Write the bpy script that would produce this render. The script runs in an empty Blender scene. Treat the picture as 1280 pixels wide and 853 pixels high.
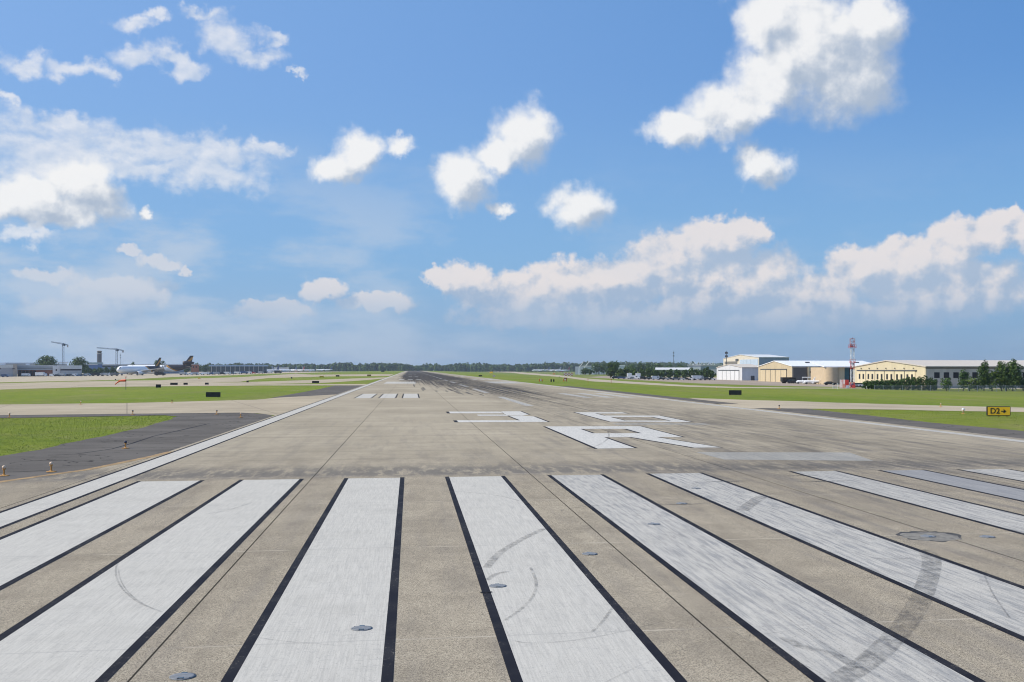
import bpy, bmesh, math, random
from mathutils import Vector, Matrix
R = math.radians
random.seed(7)
sc = bpy.context.scene
col = sc.collection
# ------------------------------------------------------------------ camera numbers
F, CX, HY, H = 1335.0, 712.0, 462.0, 3.75
TH = math.atan((CX - 513.0) / F)
ct, st = math.cos(TH), math.sin(TH)

KN = [(-12000, -2.4), (-350, -2.4), (-200, -1.5), (-90, -.5), (-35, 0), (45, 0), (75, -.6), (110, -1.5), (150, -2.4), (12000, -2.4)]
def T(x):
    for (a, za), (b, zb) in zip(KN, KN[1:]):
        if a <= x <= b:
            return za + (zb - za) * (x - a) / (b - a)
    return -2.4
def at(px, zc):
    """ground point that lies zc metres ahead along the view and at column px"""
    xc = (px - CX) * zc / F
    X = xc * ct + zc * st; Y = -xc * st + zc * ct
    return X, Y, T(X)
def hit(px, py):
    """distance ahead at which the sight line through (px, py) meets the terrain"""
    dy = max(py - HY, .35)
    f = lambda z: H - dy * z / F - at(px, z)[2]
    a = 5.0
    while a < 14000:
        b = a * 1.01
        if f(b) <= 0:
            for _ in range(30):
                m = (a + b) / 2
                if f(m) > 0: a = m
                else: b = m
            return a
        a = b
    return 14000
def G(px, py):
    x, y, _ = at(px, hit(px, py)); return (x, y)
def zat(py, zc): return H - (py - HY) * zc / F     # height of the sight line at zc

# ------------------------------------------------------------------ node helper
class S:
    def __init__(s, t, k): s.t = t; s.k = k
    def _m(s, op, *o): return mth(s.t, op, s, *o)
    def __add__(s, o): return s._m('ADD', o)
    def __radd__(s, o): return s._m('ADD', o)
    def __sub__(s, o): return s._m('SUBTRACT', o)
    def __rsub__(s, o): return mth(s.t, 'SUBTRACT', o, s)
    def __mul__(s, o): return s._m('MULTIPLY', o)
    def __rmul__(s, o): return s._m('MULTIPLY', o)
    def __truediv__(s, o): return s._m('DIVIDE', o)
    def abs(s): return s._m('ABSOLUTE')
    def max(s, o): return s._m('MAXIMUM', o)
    def min(s, o): return s._m('MINIMUM', o)
    def clamp(s):
        r = s._m('ADD', 0.0); r.k.node.use_clamp = True; return r
    def smooth(s, a, b): return mapr(s, a, b, 0, 1, 'SMOOTHSTEP')
def put(t, inp, v):
    if isinstance(v, S): t.links.new(v.k, inp)
    else: inp.default_value = v
def mth(t, op, *a):
    n = t.nodes.new('ShaderNodeMath'); n.operation = op
    for i, v in enumerate(a): put(t, n.inputs[i], v)
    return S(t, n.outputs[0])
def mapr(s, a, b, c, d, kind='LINEAR'):
    n = s.t.nodes.new('ShaderNodeMapRange'); n.interpolation_type = kind
    put(s.t, n.inputs[0], s)
    for i, v in zip((1, 2, 3, 4), (a, b, c, d)): put(s.t, n.inputs[i], v)
    return S(s.t, n.outputs[0])
def vec(t, x, y, z=0.0):
    n = t.nodes.new('ShaderNodeCombineXYZ')
    for i, v in enumerate((x, y, z)): put(t, n.inputs[i], v)
    return S(t, n.outputs[0])
def vm(t, op, a, b=None, scale=None):
    n = t.nodes.new('ShaderNodeVectorMath'); n.operation = op
    put(t, n.inputs[0], a)
    if b is not None: put(t, n.inputs[1], b)
    if scale is not None: put(t, n.inputs[3], scale)
    return S(t, n.outputs[1] if op in ('LENGTH', 'DOT_PRODUCT') else n.outputs[0])
def noise(t, v, scale=1.0, detail=3.0, rough=.5, dim='3D', out=0):
    n = t.nodes.new('ShaderNodeTexNoise'); n.noise_dimensions = dim
    put(t, n.inputs['Vector'], v); n.inputs['Scale'].default_value = scale
    n.inputs['Detail'].default_value = detail; n.inputs['Roughness'].default_value = rough
    return S(t, n.outputs[out])
def voro(t, v, scale=1.0, feat='F1'):
    n = t.nodes.new('ShaderNodeTexVoronoi'); n.feature = feat
    put(t, n.inputs['Vector'], v); n.inputs['Scale'].default_value = scale
    return n
def mix(t, f, a, b, kind='MIX'):
    n = t.nodes.new('ShaderNodeMix'); n.data_type = 'RGBA'; n.blend_type = kind
    put(t, n.inputs[0], f)
    for i, v in ((6, a), (7, b)):
        if isinstance(v, S): t.links.new(v.k, n.inputs[i])
        else: n.inputs[i].default_value = (*v, 1)
    return S(t, n.outputs[2])
def sep(t, v):
    n = t.nodes.new('ShaderNodeSeparateXYZ'); put(t, n.inputs[0], v)
    return [S(t, o) for o in n.outputs]
def worldpos(t):
    n = t.nodes.new('ShaderNodeNewGeometry'); return S(t, n.outputs['Position'])
def objpos(t):
    n = t.nodes.new('ShaderNodeTexCoord'); return S(t, n.outputs['Object'])
def new_mat(name):
    m = bpy.data.materials.new(name); m.use_nodes = True
    t = m.node_tree; t.nodes.clear()
    b = t.nodes.new('ShaderNodeBsdfPrincipled'); o = t.nodes.new('ShaderNodeOutputMaterial')
    t.links.new(b.outputs[0], o.inputs[0])
    return m, t, b, o
def bump(t, b, h, strength, dist):
    n = t.nodes.new('ShaderNodeBump'); put(t, n.inputs['Height'], h)
    n.inputs['Strength'].default_value = strength; n.inputs['Distance'].default_value = dist
    t.links.new(n.outputs[0], b.inputs['Normal'])

_m = {}
def M(name, c=None, rough=.6, metal=0.0, var=.12, scale=1.5, spec=.4, stretch=(1, 1, 1), ribs=0):
    """plain procedural surface: colour broken up by two scales of noise"""
    if name in _m: return _m[name]
    m, t, b, o = new_mat(name)
    p = vm(t, 'MULTIPLY', objpos(t), stretch)
    n = noise(t, p, scale, 4, .6)
    n2 = noise(t, p, scale * 9, 2, .6)
    f = (n * .7 + n2 * .3).smooth(.3, .7)
    lo = tuple(max(0, v * (1 - var)) for v in c); hi = tuple(min(.95, v * (1 + var)) for v in c)
    cc = mix(t, f, lo, hi)
    if ribs:
        xx, yy, zz = sep(t, objpos(t))
        ln = (1 - mth(t, 'PINGPONG', xx, ribs / 2).smooth(.02, .10)).max(1 - mth(t, 'PINGPONG', yy, ribs / 2).smooth(.02, .10)) * mth(t, 'LESS_THAN', n * 0 + .1, .5)
        cc = mix(t, ln * .22, cc, tuple(v * .5 for v in c))
    put(t, b.inputs['Base Color'], cc)
    put(t, b.inputs['Roughness'], mapr(n2, .3, .7, max(0, rough - .08), min(1, rough + .08)))
    b.inputs['Metallic'].default_value = metal
    b.inputs['Specular IOR Level'].default_value = spec
    _m[name] = m
    return m

# ------------------------------------------------------------------ ground materials
ZP0, DZ = 14.9, 7.71         # transverse joints
XP0, DX = 4.22, 7.55         # longitudinal joints
def joints(t, X, Y, wx=.012, wy=.017):
    jx = mth(t, 'PINGPONG', X - XP0, DX / 2)        # distance to the nearest seam
    jy = mth(t, 'PINGPONG', Y - ZP0, DZ / 2)
    return (1 - jx.smooth(wx * .6, wx * 1.8)), (1 - jy.smooth(wy * .5, wy * 2.2))
def rubber(t, P, X, Y):
    edge = mapr(Y, 120, 300, 13, 1.0).max(mapr(Y, 300, 600, 1.0, -5.5))
    wob = noise(t, vec(t, X * .9, Y * .02), 1, 4, .6)
    body = ((X + (wob - .5) * 6 + 3.5) - mapr(Y, 150, 600, 2.5, -2)).smooth(-1.5, 2.2) * (1 - (X + (wob - .5) * 8).smooth(19, 27))
    amt = mapr(Y, 45, 150, .18, .55) * (1 - Y.smooth(150, 260)) + Y.smooth(150, 260) * .95
    amt = amt * mapr(Y, 900, 2600, 1.0, .6)
    st1 = noise(t, vec(t, X * 2.6, Y * .012), 1, 5, .65)
    st2 = noise(t, vec(t, X * 9, Y * .05), 1, 3, .6)
    streak = (st1 * .6 + st2 * .4).smooth(.36, .60)
    lane = noise(t, vec(t, X * 3.4, Y * .004), 1, 4, .7)        # every tyre pair starts at its own place
    start = edge * 0 + mapr(X, -2, 14, 330, 130).max(130) + (lane - .5) * 420
    ragged = (Y - start).smooth(-10, 55)
    near = (X - 11).smooth(-5, 4) * (1 - X.smooth(22, 31)) * Y.smooth(16, 50) * .44
    fine = noise(t, vec(t, X * .9, Y * .10, 3.0), 1, 7, .75).smooth(.34, .66)
    full = Y.smooth(170, 330)
    full = Y.smooth(260, 420)
    r = body * (ragged * (streak * .75 + .25) * .95).max(full * (streak * .34 + .64)) * mapr(Y, 900, 2600, 1.0, .75)
    return ((r * 1.15).max(near * fine)).clamp()

def concrete(name, base=(.405, .353, .264), runway=True, paint=None):
    m, t, b, o = new_mat(name)
    P = worldpos(t); X, Y, Z = sep(t, P)
    big = noise(t, vm(t, 'MULTIPLY', P, (.10, .045, 1)), 1, 5, .6)
    cross = noise(t, vm(t, 'MULTIPLY', P, (.05, .7, 1)), 1, 6, .65)
    med = noise(t, P, 1.3, 4, .65)
    c = mix(t, big.smooth(.3, .7), tuple(v * .84 for v in base), tuple(v * 1.10 for v in base))
    c = mix(t, cross.smooth(.46, .70) * .50, c, tuple(v * .62 for v in base))
    c = mix(t, med.smooth(.45, .75) * .22, c, tuple(v * .66 for v in base))
    if runway:
        # slab to slab tone
        wn = t.nodes.new('ShaderNodeTexWhiteNoise'); wn.noise_dimensions = '2D'
        cell = vec(t, mth(t, 'FLOOR', (X - XP0) / DX), mth(t, 'FLOOR', (Y - ZP0) / DZ))
        put(t, wn.inputs['Vector'], cell)
        slab = S(t, wn.outputs[0])
        c = mix(t, slab * .22, c, tuple(v * .70 for v in base))
        # exposed aggregate, coarse before the bars end
        coarse = 1 - Y.smooth(34, 52)
        vn = voro(t, P, 88); ag = S(t, vn.outputs['Color']); agx = sep(t, ag)[0]
        ag2 = noise(t, P, 34, 5, .8)
        spots = (agx * .5 + ag2 * .5)
        c = mix(t, spots.smooth(.50, .66) * (coarse * .50 + .12), c, (.075, .062, .05))
        c = mix(t, (1 - spots.smooth(.32, .47)) * (coarse * .36 + .06), c, (.60, .52, .40))
        tan = noise(t, P, 11, 4, .7)
        c = mix(t, tan.smooth(.5, .72) * coarse * .30, c, (.25, .20, .15))
        # wheel wear running along the runway, smudges across just past the bars
        blot = noise(t, vm(t, 'MULTIPLY', P, (.8, .3, 1)), 1, 6, .7)
        c = mix(t, blot.smooth(.42, .66) * (1 - Y.smooth(36, 70)) * .42, c, (.19, .165, .13))
        wear = noise(t, vm(t, 'MULTIPLY', P, (1.6, .12, 1)), 1, 5, .65)
        c = mix(t, wear.smooth(.45, .68) * (.22 + X.smooth(4, 14) * .36) * (1 - Y.smooth(60, 120)), c, (.15, .14, .135))
        sm = Y.smooth(37.0, 38.6) * (1 - Y.smooth(39.5, 43.5))
        smn = noise(t, vm(t, 'MULTIPLY', P, (2.6, .5, 1)), 1, 5, .7)
        c = mix(t, sm * smn.smooth(.36, .56) * .72, c, (.13, .125, .12))
        jx, jy = joints(t, X, Y)
        light = noise(t, P, .8, 2).smooth(.3, .6)
        c = mix(t, jy * .70, c, mix(t, light, (.17, .155, .13), (.52, .46, .37)))
        c = mix(t, jx * .93, c, (.025, .023, .02))
        rb = rubber(t, P, X, Y)
        c = mix(t, rb * .93, c, (.040, .041, .047))
        h = spots
        bump(t, b, h * coarse, .5, .006)
        dirty = noise(t, P, .35, 5, .6)
        c = mix(t, dirty.smooth(.55, .8) * .25, c, (.16, .15, .14))
    else:
        jy = mth(t, 'PINGPONG', X + Y * .25, 6.0); jx = mth(t, 'PINGPONG', Y - X * .22, 6.0)
        l = (1 - jy.smooth(.03, .12)).max(1 - jx.smooth(.03, .12))
        c = mix(t, l * .35, c, (.12, .11, .10))
    put(t, b.inputs['Base Color'], c)
    b.inputs['Roughness'].default_value = .9; b.inputs['Specular IOR Level'].default_value = 0
    return m

def paint(name, col_=(.515, .49, .435), dirt=1.0, dull=0.0):
    m, t, b, o = new_mat(name)
    P = worldpos(t); X, Y, Z = sep(t, P)
    groove = noise(t, vm(t, 'MULTIPLY', P, (38, 1.1, 1)), 1, 3, .6)
    brush = noise(t, vm(t, 'MULTIPLY', P, (11, .55, 1)), 1, 6, .7)
    blot = noise(t, P, .55, 6, .65)
    c = mix(t, groove.smooth(.35, .68) * .45, col_, tuple(v * .70 for v in col_))
    c = mix(t, blot.smooth(.45, .75) * .30 * dirt, c, tuple(v * .62 for v in col_))
    side = X.smooth(1.5, 7.0)
    c = mix(t, brush.smooth(.42, .66) * (side * .62 + .10) * dirt, c, (.20, .21, .22))
    pk = noise(t, vm(t, 'MULTIPLY', P, (1, .6, 1)), 34, 3, .8)
    c = mix(t, pk.smooth(.57, .66) * (.40 + side * .5), c, (.17, .16, .15))
    sc2 = noise(t, vm(t, 'MULTIPLY', P, (2.4, .28, 1)), 3, 6, .75)
    c = mix(t, sc2.smooth(.52, .64) * (.14 + side * .45) * dirt, c, (.23, .225, .22))
    c = mix(t, (1 - (sc2 - .5).abs().smooth(.0, .010)) * .30, c, (.20, .20, .19))
    # hairline scratches
    cr = noise(t, vm(t, 'MULTIPLY', P, (.5, 1.5, 1)), 1.2, 5, .6)
    c = mix(t, (1 - (cr - .5).abs().smooth(.0, .006)) * .35, c, (.22, .22, .22))
    jx, jy = joints(t, X, Y)
    c = mix(t, jy * .35, c, (.3, .29, .27))
    c = mix(t, jx * .55, c, (.08, .08, .08))
    rb = rubber(t, P, X, Y)
    c = mix(t, (rb * .85 * dirt).min(.93), c, (.12, .125, .13))
    if dull: c = mix(t, (brush * .5 + .5) * dull, c, (.24, .245, .26))
    put(t, b.inputs['Base Color'], c)
    b.inputs['Roughness'].default_value = .8; b.inputs['Specular IOR Level'].default_value = 0
    return m

def asphalt(name, base=(.118, .108, .096)):
    m, t, b, o = new_mat(name)
    P = worldpos(t)
    big = noise(t, vm(t, 'MULTIPLY', P, (.12, .25, 1)), 1, 5, .6)
    fine = noise(t, P, 16, 4, .75)
    c = mix(t, big.smooth(.3, .7), tuple(v * .80 for v in base), tuple(v * 1.25 for v in base))
    c = mix(t, fine.smooth(.4, .7) * .4, c, tuple(v * 1.6 for v in base))
    cr = noise(t, P, .16, 4, .5)
    c = mix(t, (1 - (cr - .5).abs().smooth(.0, .004)) * .8, c, (.02, .02, .02))
    put(t, b.inputs['Base Color'], c); b.inputs['Roughness'].default_value = .9
    b.inputs['Specular IOR Level'].default_value = .02
    bump(t, b, fine, .4, .01)
    return m

def grass(name):
    m, t, b, o = new_mat(name)
    P = worldpos(t); X, Y, Z = sep(t, P)
    big = noise(t, vm(t, 'MULTIPLY', P, (.02, .012, 1)), 1, 5, .6)
    mow = noise(t, vm(t, 'MULTIPLY', P, (.12, .012, 1)), 1, 3, .6)
    med = noise(t, P, .5, 5, .7)
    fine = noise(t, P, 15, 5, .8)
    c = mix(t, big.smooth(.35, .65), (.150, .205, .014), (.210, .240, .026))
    c = mix(t, mow.smooth(.5, .65) * .5, c, (.195, .190, .055))
    c = mix(t, med.smooth(.45, .62) * .42, c, (.075, .120, .014))
    dry = noise(t, vm(t, 'MULTIPLY', P, (.09, .05, 1)), 1, 6, .7)
    c = mix(t, dry.smooth(.52, .68) * .6, c, (.25, .22, .085))
    c = mix(t, fine.smooth(.50, .75) * .45, c, (.080, .115, .012))
    c = mix(t, (1 - fine.smooth(.3, .46)) * .5, c, (.21, .235, .075))
    far = (X - 100).smooth(0, 60).max((0 - X).smooth(90, 240))
    c = mix(t, far * .45 * med.smooth(.3, .6), c, (.15, .145, .055))
    put(t, b.inputs['Base Color'], c); b.inputs['Roughness'].default_value = .95
    b.inputs['Specular IOR Level'].default_value = .15
    bump(t, b, fine, .8, .06)
    return m

def mark_mat(name, strength=.7):
    m, t, b, o = new_mat(name)
    P = worldpos(t); X, Y, Z = sep(t, P)
    n = noise(t, P, 9, 5, .75); n2 = noise(t, P, 2.0, 4, .6)
    b.inputs['Base Color'].default_value = (.055, .056, .06, 1); b.inputs['Roughness'].default_value = .8
    tr = t.nodes.new('ShaderNodeBsdfTransparent'); mx = t.nodes.new('ShaderNodeMixShader')
    a = n.smooth(.25, .75) * n2.smooth(.2, .62) * strength
    t.links.new(a.k, mx.inputs[0]); t.links.new(tr.outputs[0], mx.inputs[1]); t.links.new(b.outputs[0], mx.inputs[2])
    t.links.new(mx.outputs[0], o.inputs[0])
    return m

MC = concrete('runway concrete')
MT = concrete('taxiway concrete', (.44, .375, .275), False)
MAP = concrete('apron concrete', (.47, .405, .30), False)
MR = concrete('hangar apron concrete', (.36, .30, .24), False)
MA = asphalt('shoulder asphalt'); MG = grass('mown grass')
MP = paint('white paint'); MPC = paint('clean white paint', (.54, .515, .455), .8); MPL = paint('letter white', (.62, .60, .545), .30); MPG = paint('weathered white paint', (.38, .37, .345), 1, .45)
MPOLD = paint('blanked grey paint', (.40, .38, .33), .7)
MBK, t_, b_, o_ = new_mat('black border paint')
_P = worldpos(t_); _n = noise(t_, vm(t_, 'MULTIPLY', _P, (1, .5, 1)), 22, 5, .8); _w = noise(t_, _P, 1.1, 4, .6)
_c = mix(t_, _w.smooth(.35, .7) * .6, (.013, .013, .018), (.035, .034, .036))
_c = mix(t_, _n.smooth(.56, .66) * _w.smooth(.40, .66) * .75, _c, (.20, .18, .15))
put(t_, b_.inputs['Base Color'], _c); b_.inputs['Roughness'].default_value = .8; b_.inputs['Specular IOR Level'].default_value = .1
MYL = M('faded yellow paint', (.33, .21, .085), .7, var=.35, scale=2)
MK1 = mark_mat('tyre rubber', .46); MK2 = mark_mat('tyre rubber dense', .95)

# ------------------------------------------------------------------ mesh helpers
def link(name, bm, mat, parent=None, smooth=False):
    me = bpy.data.meshes.new(name); bm.normal_update(); bm.to_mesh(me); bm.free()
    if smooth:
        for p in me.polygons: p.use_smooth = True
    for mm in (mat if isinstance(mat, (list, tuple)) else [mat]): me.materials.append(mm)
    o = bpy.data.objects.new(name, me); col.objects.link(o)
    if parent is not None: o.parent = parent
    return o
def tag(o, label=None, cat=None, group=None, kind=None):
    if label: o['label'] = label
    if cat: o['category'] = cat
    if group: o['group'] = group
    if kind: o['kind'] = kind
    return o
def thing(name, label, cat, loc=(0, 0, 0), rz=0.0, group=None):
    o = bpy.data.objects.new(name, None); col.objects.link(o)
    o.location = loc; o.rotation_euler = (0, 0, rz); o.empty_display_size = .2
    return tag(o, label, cat, group)
def copy_tree(o, parent=None):
    c = o.copy(); col.objects.link(c)
    if parent is not None: c.parent = parent
    for ch in [x for x in bpy.data.objects if x.parent == o and x != c]: copy_tree(ch, c)
    return c
def box(bm, x0, x1, y0, y1, z0, z1):
    v = [bm.verts.new(p) for p in ((x0, y0, z0), (x1, y0, z0), (x1, y1, z0), (x0, y1, z0), (x0, y0, z1), (x1, y0, z1), (x1, y1, z1), (x0, y1, z1))]
    for f in ((3, 2, 1, 0), (4, 5, 6, 7), (0, 1, 5, 4), (1, 2, 6, 5), (2, 3, 7, 6), (3, 0, 4, 7)): bm.faces.new([v[i] for i in f])
    return v
def B(name, dims, mat, parent, bev=0.0):
    bm = bmesh.new(); box(bm, *dims)
    if bev: bmesh.ops.bevel(bm, geom=bm.edges[:], offset=bev, segments=2, affect='EDGES')
    return link(name, bm, mat, parent)
def prism(bm, pts, axis, a, b):
    """closed outline pts (2-D) extruded along axis from a to b"""
    mk = {'x': lambda p, s: (s, p[0], p[1]), 'y': lambda p, s: (p[0], s, p[1]), 'z': lambda p, s: (p[0], p[1], s)}[axis]
    A = [bm.verts.new(mk(p, a)) for p in pts]; Bv = [bm.verts.new(mk(p, b)) for p in pts]
    n = len(pts)
    bm.faces.new(A); bm.faces.new(Bv[::-1])
    for i in range(n): bm.faces.new((A[i], Bv[i], Bv[(i + 1) % n], A[(i + 1) % n]))
    bmesh.ops.recalc_face_normals(bm, faces=bm.faces[:])
def tube(bm, p, q, r0, r1=None, n=8):
    r1 = r0 if r1 is None else r1
    p, q = Vector(p), Vector(q); d = (q - p).normalized()
    a = d.orthogonal().normalized(); c = d.cross(a)
    A, Bv = [], []
    for i in range(n):
        w = 2 * math.pi * i / n; o = a * math.cos(w) + c * math.sin(w)
        A.append(bm.verts.new(p + o * r0)); Bv.append(bm.verts.new(q + o * r1))
    for i in range(n): bm.faces.new((A[i], A[(i + 1) % n], Bv[(i + 1) % n], Bv[i]))
    bm.faces.new(A[::-1]); bm.faces.new(Bv)
def lathe(bm, prof, n=16, loc=(0, 0, 0)):
    rings = []
    for r, z in prof:
        rings.append([bm.verts.new((loc[0] + r * math.cos(2 * math.pi * i / n), loc[1] + r * math.sin(2 * math.pi * i / n), loc[2] + z)) for i in range(n)])
    for a, b in zip(rings, rings[1:]):
        for i in range(n): bm.faces.new((a[i], a[(i + 1) % n], b[(i + 1) % n], b[i]))
    bm.faces.new(rings[0][::-1]); bm.faces.new(rings[-1])
def drape(name, polys, off, mat, parent=None):
    """flat outlines laid over the terrain"""
    bm = bmesh.new()
    for pts in polys:
        vs = [bm.verts.new((x, y, 0)) for x, y in pts]
        f = bm.faces.new(vs); f.normal_update()
        if f.normal.z < 0: f.normal_flip()
    bmesh.ops.triangulate(bm, faces=bm.faces[:])
    for k, _ in KN[1:-1]:
        bmesh.ops.bisect_plane(bm, geom=bm.verts[:] + bm.edges[:] + bm.faces[:], plane_co=(k, 0, 0), plane_no=(1, 0, 0))
    for v in bm.verts: v.co.z = T(v.co.x) + off
    return link(name, bm, mat, parent)
def ribbon(pts, w):
    """list of quads following a polyline"""
    out = []
    n = len(pts); L, Rr = [], []
    for i, p in enumerate(pts):
        a = Vector(pts[max(0, i - 1)]); b = Vector(pts[min(n - 1, i + 1)])
        d = (b - a).normalized(); nn = Vector((-d.y, d.x)); ww = w[i] if isinstance(w, (list, tuple)) else w
        L.append(Vector(p) + nn * ww / 2); Rr.append(Vector(p) - nn * ww / 2)
    for i in range(n - 1):
        out.append([tuple(L[i]), tuple(L[i + 1]), tuple(Rr[i + 1]), tuple(Rr[i])])
    return out
def rect(x0, x1, y0, y1): return [(x0, y0), (x1, y0), (x1, y1), (x0, y1)]
ORD = ['', 'first', 'second', 'third', 'fourth', 'fifth', 'sixth', 'seventh', 'eighth', 'ninth', 'tenth', 'eleventh', 'twelfth', 'thirteenth', 'fourteenth', 'fifteenth', 'sixteenth', 'seventeenth', 'eighteenth', 'nineteenth', 'twentieth', 'twenty-first', 'twenty-second', 'twenty-third', 'twenty-fourth', 'twenty-fifth', 'twenty-sixth']

# ------------------------------------------------------------------ ground
def ragged(pts, amp, step=1.2, seed=1):
    rg = random.Random(seed); out = []; w = 0
    for a, b in zip(pts, pts[1:]):
        a, b = Vector(a), Vector(b); L = (b - a).length; n = max(1, min(60, int(L / step))); d = (b - a) / max(L, .01)
        for i in range(n):
            w = w * .6 + rg.gauss(0, amp) * .6
            p = a.lerp(b, i / n) + Vector((-d.y, d.x)) * (w if 0 < i else 0); out.append((p.x, p.y))
    out.append(tuple(pts[-1])); return out
gr = drape('grass', [rect(-7000, 7000, -60, 7000)], 0, MG); tag(gr, kind='structure')
tag(drape('apron', [[G(*p) for p in [(-250, 481.5), (0, 478.2), (100, 476.2), (160, 474.6), (215, 471.5), (290, 469.3), (330, 467.6), (370, 466.5), (437, 464.8), (300, 464.3), (150, 465.5), (-250, 466.5)]]], .010, MAP), kind='structure')
tag(drape('hangar_apron', [[G(*p) for p in [(725, 471.3), (800, 475.6), (880, 479.8), (940, 481.8), (1040, 484.0), (1110, 484.3), (1100, 480), (1060, 476), (900, 472), (760, 470)]]], .010, MR), kind='structure')
TX = [
 [(-300, 493), (0, 487.3), (100, 484.4), (200, 483.2), (320, 482.2), (455, 482), (459, 480.4), (330, 480.6), (200, 480.3), (0, 482), (-300, 486)],
 [(200, 480.9), (330, 480.2), (400, 479.2), (450, 476), (478, 473.6), (485, 471.8), (400, 474.9), (300, 478.2), (220, 479.6)],
 [(-300, 486.5), (0, 482.6), (200, 480.7), (300, 477.6), (315, 475), (335, 473), (400, 471), (487, 470.2), (492, 468), (450, 468.1), (391, 468.6), (370, 467.4), (340, 469.3), (300, 471.7), (240, 473.4), (200, 475.6), (140, 476.2), (0, 479.4), (-300, 483)],
 [(-300, 508.5), (0, 506), (150, 504.5), (320, 500), (350, 497.2), (423, 493), (345, 520), (322, 517), (150, 518.6), (0, 520.4), (-300, 523.5)],
 [(860, 497.6), (940, 500.5), (1040, 503.6), (1160, 507), (1280, 510), (1500, 515), (1500, 521), (1280, 515.6), (1160, 513.5), (1010, 511.3), (925, 510.8)],
]
for i, p in enumerate(TX): tag(drape('taxiway', [[G(*q) for q in p]], .014 + .001 * i, MT), kind='structure')
tag(drape('perimeter_road', [[G(*q) for q in [(600, 463.6), (640, 464.8), (700, 469.3), (740, 474.0), (800, 478.0), (860, 481.8), (920, 484.0), (1100, 484.8), (1280, 485.3), (1500, 486), (1500, 487.2), (1280, 486.4), (1100, 485.9), (920, 485.4), (860, 483.8), (800, 480.7), (740, 477.0), (700, 471.5), (640, 466.2), (600, 464.6)]]], .020, MAP), kind='structure')
XL, XR = -10.85, 32.6
shL = [(-400, 536), (0, 519.5), (200, 517.3), (300, 516.2), (332, 518.2), (346, 521.5)]
yl = [(212, 566), (190, 571.5), (110, 588), (0, 603.5), (-200, 637)]
g2 = [(-200, 615), (0, 571), (60, 560.5), (130, 546), (180, 534.8), (210, 526), (222, 520.8), (206, 519.6), (150, 520.6), (0, 523.2), (-400, 541)]
tag(drape('shoulder', [[G(*p) for p in shL] + [(XL + .05, G(346, 521.5)[1]), (XL + .05, G(212, 566)[1])] + [G(*p) for p in yl] + ragged([G(*p) for p in g2], .16),
     [G(*p) for p in [(338, 497.9), (400, 486.6), (418, 482.3), (457, 482.1), (428, 493)]]], .022, MA), kind='structure')
tag(drape('shoulder', [ragged([G(*p) for p in [(925, 510.4), (1008, 511.2), (1060, 517.2), (1160, 528.5), (1280, 539.5), (1500, 560)]], .16) + [(60, 20), (XR - .1, 20), (XR - .1, 92)],
     rect(XR - .1, 35.3, 112, 235)], .022, MA), kind='structure')
tag(drape('fillet', [[(XL + .05, G(212, 566)[1])] + [G(*p) for p in yl] + [(-34, -40), (XL + .05, -40)]], .025, MC), kind='structure')
drape('crack', ribbon([G(*p) for p in [(60, 570), (95, 568.5), (140, 562), (165, 555), (192, 546), (232, 537), (262, 530)]], [.05, .09, .07, .12, .08, .14, .06]), .026, MBK, bpy.data.objects['shoulder'])
drape('crack', ribbon([G(*p) for p in [(-20, 592), (30, 590.5), (60, 589)]], .06), .026, MBK, bpy.data.objects['shoulder'])
tag(drape('yellow_line', ribbon([G(*p) for p in [(214, 565.5), (190, 571.5), (110, 588), (0, 603.5), (-200, 637)]], .34), .030, MYL), kind='structure')

RW = tag(drape('runway', [rect(XL, XR, -40, 3300)], .026, MC), 'wide concrete runway with white markings running straight to the horizon', kind='structure')
def part(name, polys, mat, lay=1, parent=RW, label=None):
    o = drape(name, polys, .026 + .004 * lay, mat, parent)
    if label: o['label'] = label
    return o
# threshold bars: u = offset / eye height
k = H * ct
BY = G(560, 597.5)[1]
XC = 12.05
BW = .145
bars = [(-5, -2.386, -1.880), (0, -1.497, -1.003), (0, -.564, -.094), (0, .358, .841), (0, 1.32, 1.790), (0, 2.28, 2.768), (0, 3.715, 4.145), (0, 4.63, 5.05), (0, 5.45, 5.93), (0, 6.36, 6.84), (0, 7.28, 7.76)]
yoff = [0, 0, 0, 0, 0, .1, .1, 0, -.1, 0, 0]
for i, (_, a, b) in enumerate(bars):
    m = {4: MP, 7: MPG}.get(i, MP if i > 3 else MPC)
    y1 = BY + yoff[i]
    o = part('threshold_bar', [rect(a * k, b * k, -8, y1)], m)
    part('black_border', [rect(a * k - BW, a * k, -8, y1 + .12), rect(b * k, b * k + BW, -8, y1 + .12)], MBK, 1, o)
# edge stripes
o = part('edge_line', [rect(-2.83 * k, -2.585 * k, -30, 2600)], MPC)
part('black_border', [rect(-2.83 * k - .13, -2.83 * k, -30, 420), rect(-2.585 * k, -2.585 * k + .13, -30, 420)], MBK, 1, o)
part('edge_line', [rect(30.95, 31.75, -30, 2600)], MPC)
# centreline
for i in range(40):
    y0 = G(664.8, 508)[1] + i * 61.0
    part('centreline_dash', [rect(XC - .45, XC + .45, y0, y0 + 36.6)], MPC, 3)
# touchdown zone bars
ya, yb = G(480, 498.1)[1], G(480, 492.7)[1]
def tdz(xs, y0, y1, border=True):
    for a, b in xs:
        o = part('touchdown_bar', [rect(a, b, y0, y1)], MPC)
        if border: part('black_border', [rect(a - .17, a, y0, y1), rect(b, b + .17, y0, y1)], MBK, 1, o)
tdz([(-7.1, -5.1), (-4.0, -2.0), (-.95, 1.05)], ya, yb)
tdz([(22.6, 23.9), (25.5, 26.8), (28.3, 29.6)], ya - 2, yb - 1, False)
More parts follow.
